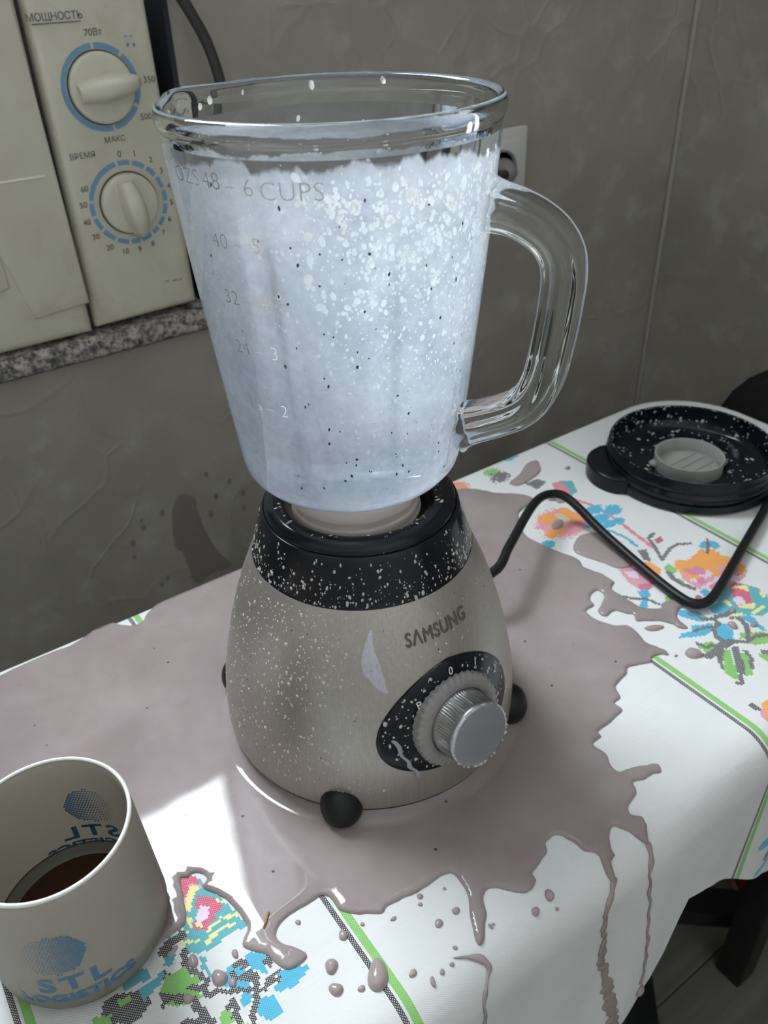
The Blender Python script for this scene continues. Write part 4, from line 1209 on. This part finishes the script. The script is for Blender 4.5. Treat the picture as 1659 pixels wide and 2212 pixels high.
# splatter on steel and collar
sp = []
for _ in range(950):
    az = rng.normal(205, 36); z = rng.uniform(.022, .126)
    if 236 < az < 304 and .026 < z < .095: continue
    r = min(.0009, rng.gamma(2.0, .00014) + .00014)
    sp.append((base_pt(az, z), base_nrm(az, z), r, rng.uniform(1, 1.7)))
for _ in range(70):
    az = rng.uniform(235, 330); z = rng.uniform(.098, .126)
    sp.append((base_pt(az, z), base_nrm(az, z), rng.uniform(.0002, .0006), 1.2))
blobs(sp, 'splatter', SPECK, base, .55, label='dried milk specks')
sp = []
for _ in range(900):
    az = rng.uniform(140, 340) if rng.random() < .9 else rng.uniform(0, 360); f = rng.random()
    r0 = .0606 + (.0536 - .0606) * f; z = .1295 + .0235 * f
    a = math.radians(az)
    sp.append(((BX + r0 * math.cos(a), BY + r0 * math.sin(a), z), (math.cos(a), math.sin(a), .3), min(.0009, rng.gamma(1.8, .00016) + .00014), rng.uniform(1, 2.0)))
for _ in range(700):
    a = math.radians(rng.uniform(0, 360)); f = rng.normal(0.9, .55)
    r0 = .0445 + .0070 * math.cos(f); z = .1535 + .0075 * math.sin(f)
    sp.append(((BX + r0 * math.cos(a), BY + r0 * math.sin(a), z), (math.cos(a) * math.cos(f), math.sin(a) * math.cos(f), math.sin(f)), min(.0010, rng.gamma(1.8, .00018) + .00014), rng.uniform(1, 2)))
blobs(sp, 'collar_splatter', SPECK, base, .5, label='dried milk specks')
sp = []
for _ in range(420):
    u, v = rng.uniform(-.044, .044), rng.uniform(.030, .092)
    if (u / .0425) ** 2 + ((v - .061) / .029) ** 2 > 1 or u * u + (v - .059) ** 2 < .0278 ** 2: continue
    sp.append((wrap(u, v, .0014), base_nrm(270 + math.degrees(u / .084), v), min(.0011, rng.gamma(2, .00022) + .0002), rng.uniform(1, 1.6)))
blobs(sp, 'plate_splatter', SPECK, plate, .5, label='dried milk specks')
sp = []
for _ in range(46):
    az = rng.uniform(170, 320); z = rng.uniform(.02, .126)
    if 236 < az < 304 and .026 < z < .095: continue
    sp.append((base_pt(az, z), base_nrm(az, z), rng.uniform(.0002, .00045), 1.2))
blobs(sp, 'dark_flecks', FLECK, base, .6)
# mains cord: arches off the base, lies on the cloth, runs past the lid
def tz(px, py, z):
    r = ray(px, py); t = (z - CAM_H) / r.z
    return Vector((r.x * t, r.y * t, z))
cps = [Vector((BX + .080 * math.cos(.42), BY + .080 * math.sin(.42), .030)), tz(1062, 1238, .034), tz(1100, 1180, .036), tz(1140, 1108, .033), tz(1165, 1077, .030), tz(1190, 1067, .027), tz(1215, 1070, .024), tz(1245, 1092, .020), tz(1300, 1148, .012), tz(1400, 1236, .0062), tz(1465, 1287, .0058), tz(1500, 1304, .0058), tz(1530, 1298, .0058), tz(1556, 1266, .0058), tz(1600, 1190, .0060), tz(1632, 1135, .0060), tz(1648, 1108, .0058), tz(1662, 1080, .0056), tz(1684, 1062, .0055), tz(1720, 1045, .0055), tz(1790, 1025, .0055)]
link('mains_cord', sweep([Vector(p) for p in smooth_prof(cps, 6)], circle(.0036, 12)), RUBBER, base)

# ================================================================== jar
JX, JY = 0.1964, 0.3184
jar = thing('blender_jar', (JX, JY, 0.152), 'clear glass blender jar coated inside with foamy milk', 'jar')
RIBS = [209, 254, 299, 344, 29, 74, 119, 164]
def ang_d(t, deg): 
    d = (math.degrees(t) - deg + 180) % 360 - 180
    return d
def spout(r, z, t):
    k = min(1, max(0, (z - .318) / .034)); k = k * k * (3 - 2 * k)
    return r + .0080 * k * math.exp(-(ang_d(t, 120) / 13.0) ** 2)
def outer_f(r, z, t, i): return spout(r, z, t)
def rib_h(z, t):
    k = min(1, max(0, (.316 - z) / .014)) * min(1, max(0, (z - .183) / .012))
    return .0032 * k * sum(1 / (1 + (ang_d(t, g) / 4.2) ** 6) for g in RIBS)
outer = smooth_prof([(.0001, .1768), (.028, .1766), (.040, .1772), (.0475, .1796), (.0525, .1842), (.0552, .1905), (.0570, .2060), (.0601, .2354), (.0630, .2640), (.0659, .2934), (.0690, .3290), (.0700, .3420), (.0703, .3440), (.0712, .3460), (.0713, .3490), (.0706, .3515)], 4)
inner = smooth_prof([(.0690, .3522), (.0672, .3512), (.0664, .3485), (.0660, .3420), (.0650, .3300), (.0619, .2934), (.0590, .2640), (.0561, .2354), (.0532, .2060), (.0515, .1935), (.0480, .1872), (.0420, .1842), (.028, .1828), (.0001, .1828)], 4)
no = len(outer)
CUT = min(range(len(inner)), key=lambda k: abs(inner[k][1] - .3405))      # clear above, milk film below
def jar_f(r, z, t, i):
    r = spout(r, z, t)
    if i >= no and r > .03: r -= rib_h(z, t)
    return r
gl = link('glass_body', lathe(outer + inner[:CUT + 1], JX, JY, 240, jar_f), GLASS, jar)
# film of milk wetting the inside: it closes the inner side of the glass
fi = inner[CUT:]
def film_f(r, z, t, i):
    r = spout(r, z, t)
    if r > .03: r -= rib_h(z, t)
    return r
tag(link('milk_film', lathe(fi, JX, JY, 240, film_f), FILM, jar), 'thin bluish white milk coating')
def jar_in(az, z):
    r = float(np.interp(z, [p[1] for p in fi[::-1]], [p[0] for p in fi[::-1]]))
    a = math.radians(az)
    r = film_f(r, z, a, 0)
    return Vector((JX + r * math.cos(a), JY + r * math.sin(a), z)), Vector((-math.cos(a), -math.sin(a), 0))
# foam blobs stuck to the film: seen through the near side, so they bulge outwards to touch the glass
sp = []
for _ in range(2600):
    near = rng.random() < .85
    az = rng.normal(262, 38) if near else rng.uniform(0, 360)
    z = min(.338, .336 - abs(rng.gamma(1.6, .034)))
    if z < .188: continue
    if 188 < az < 226 and rng.random() < .6: continue
    p, n_ = jar_in(az, z)
    big = max(0, 1 - abs(z - .318) / .05) * (.35 + .65 * rng.random())
    r = min(.0019, rng.gamma(1.3, .00016 + .00026 * big) + .00016)
    sp.append((p - n_ * .0002, -n_, r, rng.uniform(1.0, 1.6)))
blobs(sp, 'foam_specks', DOLLOP, jar, .10, label='white foam specks')
sp = []
for _ in range(90):
    p, n_ = jar_in(rng.uniform(185, 300), rng.uniform(.19, .332))
    sp.append((p - n_ * .0004, -n_, rng.uniform(.00018, .0006), rng.uniform(1, 1.8)))
blobs(sp, 'berry_flecks', FLECK, jar, .15)
# splashes on the clear band under the rim
sp = []
for az, z, r, st in ((66, .3478, .0013, 2.0), (36, .3490, .0014, 1.2), (96, .3475, .0008, 1.4), (110, .3460, .0015, 1.5), (114, .3440, .0012, 1.5), (286, .3450, .0016, 1.3), (290, .3455, .0015, 1.5)):
    p, n_ = jar_in(az, min(z, .3435)); p.z = z
    sp.append((p + n_ * .0006, n_, r, st))
blobs(sp, 'rim_splashes', DOLLOP, jar, .4)
# graduations moulded on the outside
jo = np.array(outer)
def jar_out(az, z, h):
    sel = jo[:, 1] > .18
    r = float(np.interp(z, jo[sel, 1], jo[sel, 0])) + h
    a = math.radians(az)
    return Vector((JX + r * math.cos(a), JY + r * math.sin(a), z))
EMBM = mat('raised_glass_print', (.95, .97, 1.0), .18, .9)
def grad(s, az, z, size, rot=0.0):
    me = text_mesh(s, size, .00012, -.00018, spacing=1.05)
    map_mesh(me, lambda x, y, q: jar_out(az + math.degrees(x / .066), z + y, .00015 + q), 1)
    link('graduation_mark', me, EMBM, jar, False)
grad('OZS', 185, .3318, .0085); grad('48', 197.5, .3318, .0090); grad('–', 205, .331, .0085); grad('6', 211.5, .3306, .0090); grad('CUPS', 225, .3298, .0095)
for a_, b_, z in (('40', '5', .3095), ('32', '4', .2867), ('24', '3', .2648), ('16', '2', .2375)):
    grad(a_, 196, z, .0085); grad('–', 204, z, .0085); grad(b_, 211, z, .0085)
# handle: fluted glass grip
ha = math.radians(300)
HC = [(.0668, .3142), (.0730, .3132), (.0800, .3118), (.0880, .3086), (.0952, .3036), (.1000, .2965), (.1015, .2880), (.1012, .2790), (.1004, .2690), (.0992, .2590), (.0980, .2500), (.0962, .2420), (.0925, .2335), (.0870, .2270), (.0800, .2225), (.0720, .2185), (.0640, .2150), (.0578, .2122)]
path = [Vector((JX + r * math.cos(ha), JY + r * math.sin(ha), z)) for r, z in HC]
path = [Vector(p) for p in smooth_prof(path, 5)]
sec = []
for k in range(96):
    a = 2 * PI * k / 96
    c_, s_ = math.cos(a), math.sin(a)
    ra = (abs(c_) ** 2.8 + abs(s_) ** 2.8) ** (-1 / 2.8)
    v_ = .0090 * ra * s_
    lob = 1 + .10 * math.cos(v_ / .0090 * PI * 2.0) * abs(c_)
    sec.append((.0092 * ra * c_ * lob, v_))
side = Vector((-math.sin(ha), math.cos(ha), 0))
def hsweep(path, sec):
    V, Fc = [], []; n = len(sec); N_ = len(path)
    for i, p in enumerate(path):
        t = (path[min(i + 1, N_ - 1)] - path[max(i - 1, 0)]).normalized()
        nb = side.cross(t).normalized()
        f = i / (N_ - 1)
        s = 1 + .32 * math.exp(-f / .045) + .38 * math.exp(-(1 - f) / .045)
        for u, v in sec: V.append(p + side * u * (1 + .35 * (s - 1)) + nb * v * s)
    for i in range(N_ - 1):
        for k in range(n):
            l = (k + 1) % n
            Fc.append((i * n + k, i * n + l, (i + 1) * n + l, (i + 1) * n + k))
    bb = bmesh.new(); bb.from_mesh(mesh_from(V, Fc))
    return bm_mesh(bb)
hd = link('handle', hsweep(path, sec), GLASSH, jar)

# foot that drops into the drive seat
link('screw_foot', lathe(smooth_prof([(.0, .1525), (.0325, .1525), (.0340, .1540), (.0340, .1580), (.0330, .1590), (.0335, .1620), (.0345, .1640), (.0345, .1690), (.0335, .1710), (.0330, .1762), (.0, .1764)], 3), JX, JY, 72), FOOTM, jar)

# ================================================================== lid and cap
LX, LY = 0.586, 0.3768
lid = thing('jar_lid', (LX, LY, 0.0), 'black plastic jar lid lying upside down near the corner', 'lid')
def lip(r, z, t, i):
    return r
LP = [(.030, .0022), (.0715, .0008), (.0742, .0022), (.0742, .0080), (.0718, .0092), (.0718, .0120), (.0734, .0130), (.0734, .0155), (.0714, .0168), (.0712, .0190), (.0726, .0200), (.0726, .0225), (.0712, .0240), (.0716, .0285), (.0708, .0298), (.0692, .0290), (.0686, .0200), (.0672, .0110), (.0640, .0085), (.0480, .0062), (.0330, .0060), (.0318, .0050), (.030, .0045)]
o = link('lid_shell', lathe(LP, LX, LY, 120, loop=True), BLACKG, lid); shade_auto(o, 1.0)
def tab(a0):
    b_ = bmesh.new(); pts = []
    for k in range(13):
        a = math.radians(a0 - 26 + 52 * k / 12)
        rr = .0725 + .0195 * math.sin(PI * k / 12) ** .6
        pts.append((LX + rr * math.cos(a), LY + rr * math.sin(a)))
    for k in range(13):
        a = math.radians(a0 + 26 - 52 * k / 12)
        pts.append((LX + .070 * math.cos(a), LY + .070 * math.sin(a)))
    f = b_.faces.new([b_.verts.new((x, y, .0008)) for x, y in pts])
    r_ = bmesh.ops.extrude_face_region(b_, geom=[f]); nv = [v for v in r_['geom'] if isinstance(v, bmesh.types.BMVert)]
    bmesh.ops.translate(b_, verts=nv, vec=(0, 0, .0155))
    bmesh.ops.bevel(b_, geom=[e for e in b_.edges if all(v in nv for v in e.verts)], offset=.003, segments=3, affect='EDGES')
    o = link('lid_tab', bm_mesh(b_), BLACKP, lid, False); shade_auto(o, .9)
tab(150); tab(330)
sp = []
for _ in range(330):
    a = math.radians(rng.uniform(0, 360)); 
    if rng.random() < .6:
        z = rng.uniform(.011, .028); r0 = float(np.interp(z, [.011, .020, .029], [.0670, .0684, .0690])); n_ = (-math.cos(a), -math.sin(a), .1)
    else:
        r0 = math.sqrt(rng.uniform(.034 ** 2, .064 ** 2)); z = float(np.interp(r0, [.033, .048, .064], [.0060, .0062, .0085])); n_ = (0, 0, 1)
    sp.append(((LX + r0 * math.cos(a), LY + r0 * math.sin(a), z), n_, min(.0014, rng.gamma(1.8, .00028) + .0002), rng.uniform(1, 1.8)))
for k in range(120):
    a = rng.uniform(0, 2 * PI)
    sp.append(((LX + .070 * math.cos(a), LY + .070 * math.sin(a), .0292), (0, 0, 1), rng.uniform(.0004, .0009), 1.3))
blobs(sp, 'lid_splatter', mat('grey_milk_speck', (.45, .46, .47), .3), lid, .35, label='dried milk specks')
cap = thing('measuring_cap', (LX, LY, 0.001), 'cloudy clear measuring cap fitted in the middle of the black lid', 'cap')
o = link('cup_wall', lathe([(.0, .0012), (.0285, .0012), (.0298, .0030), (.0300, .0170), (.0290, .0172), (.0284, .0165), (.0280, .0052), (.0, .0048)], LX, LY, 72), CLEARP, cap); shade_auto(o, 1.0)
for dy in (-.009, 0.001, .010):
    box('moulded_bar', (LX - .024, LX + .024, LY + dy - .0012, LY + dy + .0012, .0046, .0062), CLEARP, cap, bevel=.0005, seg=1)
for a in (2.5, 5.65):
    box('lug', (LX + .0305 * math.cos(a) - .0035, LX + .0305 * math.cos(a) + .0035, LY + .0305 * math.sin(a) - .0035, LY + .0305 * math.sin(a) + .0035, .0062, .0105), CLEARP, cap, bevel=.0012)

# ================================================================== mug
GX_, GY_ = -0.0002, 0.2780
MH, MR0, MR1 = .0845, .0414, .0379
mug = thing('glass_mug', (GX_, GY_, 0.0015), 'frosted beige glass mug with blue printed globe and coffee dregs', 'mug')
def mug_r(z): return MR0 + (MR1 - MR0) * max(0, z - .012) / (MH - .012) if z > .012 else MR0 - .005 * (1 - z / .012) ** 2
MPO = [(.0, .0017), (.030, .0017)] + [(mug_r(z), z) for z in (.0035, .006, .009, .012, .02, .035, .05, .065, .078)] + [(MR1, MH - .0012), (MR1 - .0010, MH)]
MPI = [(MR1 - .0018, MH - .0006)] + [(mug_r(z) - .0024, z) for z in (.078, .065, .05, .035, .022, .016)] + [(.032, .0115), (.0, .0110)]
link('mug_body', lathe(MPO + MPI, GX_, GY_, 120), MUGM, mug)
link('rim', lathe([(MR1 + .0001, MH - .0012), (MR1 + .0001, MH - .0003), (MR1 - .0009, MH + .0004), (MR1 - .0018, MH - .0003), (MR1 - .0019, MH - .0012)], GX_, GY_, 120, loop=True), MUGRIM, mug)
link('coffee', lathe([(0, .0128), (.0360, .0128), (.0370, .0132), (.0382, .0140)], GX_, GY_, 96), COFFEE, mug)
st = [(mug_r(z) - .0025, z) for z in (.0140, .0160, .0172)]
link('coffee_ring', lathe(st, GX_, GY_, 96), mat('coffee_stain', (.20, .12, .065), .4), mug)
def mug_pt(az, z, h):
    a = math.radians(az); r = mug_r(z) + h
    return (GX_ + r * math.cos(a), GY_ + r * math.sin(a), z)
def mug_print(az, inside):
    # outside it reads left to right as azimuth grows; inside we see the same print from behind
    off = -.0026 if inside else .00022
    fn = lambda x, y, q: mug_pt(az + math.degrees(x / .0395), y, off)
    V, Fc = [], []
    cy_ = .0480; R_ = .0135
    for i in range(-9, 10):
        for j in range(-9, 10):
            x, y = i * .00155 + (.00078 if j % 2 else 0), j * .00148
            if x * x + (y * 1.0) ** 2 > R_ * R_: continue
            t = (x + R_) / (2 * R_)                       # dots grow to the right
            s = .00028 + .00068 * min(1, t * 1.1)
            i0 = len(V)
            V += [(x - s, cy_ + y, 0), (x, cy_ + y - s, 0), (x + s, cy_ + y, 0), (x, cy_ + y + s, 0)]
            Fc.append((i0, i0 + 1, i0 + 2, i0 + 3))
    me = mesh_from(V, Fc); map_mesh(me, fn)
    link('globe_print', me, MUGINK, mug, False)
    for s_, y, size, sp_ in (('STL', .0265, .0135, 1.25), ('LOGISTICS', .0165, .0078, 1.1)):
        me = text_mesh(s_, size, 0, .00042, spacing=sp_)
        me.transform(Matrix.Scale(1.25, 4, (1, 0, 0)))
        me.transform(Matrix.Translation((.004, y, 0)))
        map_mesh(me, fn, 1)
        link('lettering', me, MUGINK, mug, False)
mug_print(246, False)
mug_print(52, True)

# ================================================================== swivel chair at the end of the table
chx, chy = 0.60, 0.355
ch = thing('office_chair', (chx, chy, Z_FL), 'black swivel chair with rounded backrest pushed to the table end', 'chair')
bk = [(.500, -.30), (.505, -.12), (.494, -.055), (.482, -.028), (.466, -.006), (.443, .014), (.40, .026), (.34, .030), (.28, .026), (.237, .014), (.214, -.006), (.198, -.028), (.186, -.055), (.175, -.12), (.18, -.30)]
bb = bmesh.new()
f = bb.faces.new([bb.verts.new((.795, y, z)) for y, z in bk])
r_ = bmesh.ops.extrude_face_region(bb, geom=[f]); nv = [v for v in r_['geom'] if isinstance(v, bmesh.types.BMVert)]
bmesh.ops.translate(bb, verts=nv, vec=(.045, 0, 0))
bmesh.ops.bevel(bb, geom=[e for e in bb.edges if abs(e.verts[0].co.x - e.verts[1].co.x) < 1e-5], offset=.012, segments=3, affect='EDGES')
o = link('backrest', bm_mesh(bb), CHAIRF, ch, False); shade_auto(o, .9)
box('seat', (.44, .80, .21, .51, -.345, -.275), CHAIRF, ch, bevel=.025, seg=4)
box('back_post', (.80, .83, .33, .36, -.36, -.10), RUBBER, ch, bevel=.005)
box('back_bracket', (.60, .83, .33, .36, -.372, -.345), RUBBER, ch, bevel=.005)
link('gas_column', lathe([(0, -.69), (.028, -.69), (.028, -.52), (.018, -.515), (.018, -.345), (0, -.345)], chx, chy, 24), RUBBER, ch)
for k in range(4):
    a = math.radians(-39.5 + 90 * k)
    d = Vector((math.cos(a), math.sin(a), 0))
    p0, p1 = Vector((chx, chy, -.665)), Vector((chx, chy, -.690)) + d * .315
    lg = link('base_leg', sweep([p0, p0.lerp(p1, .5), p1], [(.022, .016), (-.022, .016), (-.022, -.016), (.022, -.016)], scale=lambda f_: 1 - .3 * f_), RUBBER, ch, False)
    me = lathe([(0, -.011), (.022, -.011), (.025, -.006), (.025, .006), (.022, .011), (0, .011)], 0, 0, 24)
    c = Vector((chx, chy, Z_FL + .0255)) + d * .30
    me.transform(Matrix.Translation(c) @ Vector((-d.y, d.x, 0)).to_track_quat('Z', 'Y').to_matrix().to_4x4())
    link('caster', me, RUBBER, lg)
# slipper on the floor at the right
SLX, SLY, SLA = 0.862, 0.322, 0.69
sl = thing('slipper', (SLX, SLY, Z_FL), 'red felt slipper on the dark floor beside the chair', 'slipper')
def slip(name, zs, m, scale):
    V, Fc = [], []; n = 28
    for z, s in zs:
        for k in range(n):
            a = 2 * PI * k / n
            x = .115 * math.cos(a); y = .042 * math.sin(a) * (1 + .18 * math.cos(a))
            V.append((SLX + (x * math.cos(SLA) - y * math.sin(SLA)) * s, SLY + (x * math.sin(SLA) + y * math.cos(SLA)) * s, Z_FL + z))
    for i in range(len(zs) - 1):
        for k in range(n):
            l = (k + 1) % n; Fc.append((i * n + k, i * n + l, (i + 1) * n + l, (i + 1) * n + k))
    Fc.append(tuple(range((len(zs) - 1) * n, len(zs) * n)))
    return link(name, mesh_from(V, Fc), m, sl)
slip('sole', [(0, .98), (.006, 1.0), (.012, .98)], TANM, 1)
slip('upper', [(.012, .95), (.03, .96), (.05, .86), (.062, .66), (.066, .40)], REDM, 1)
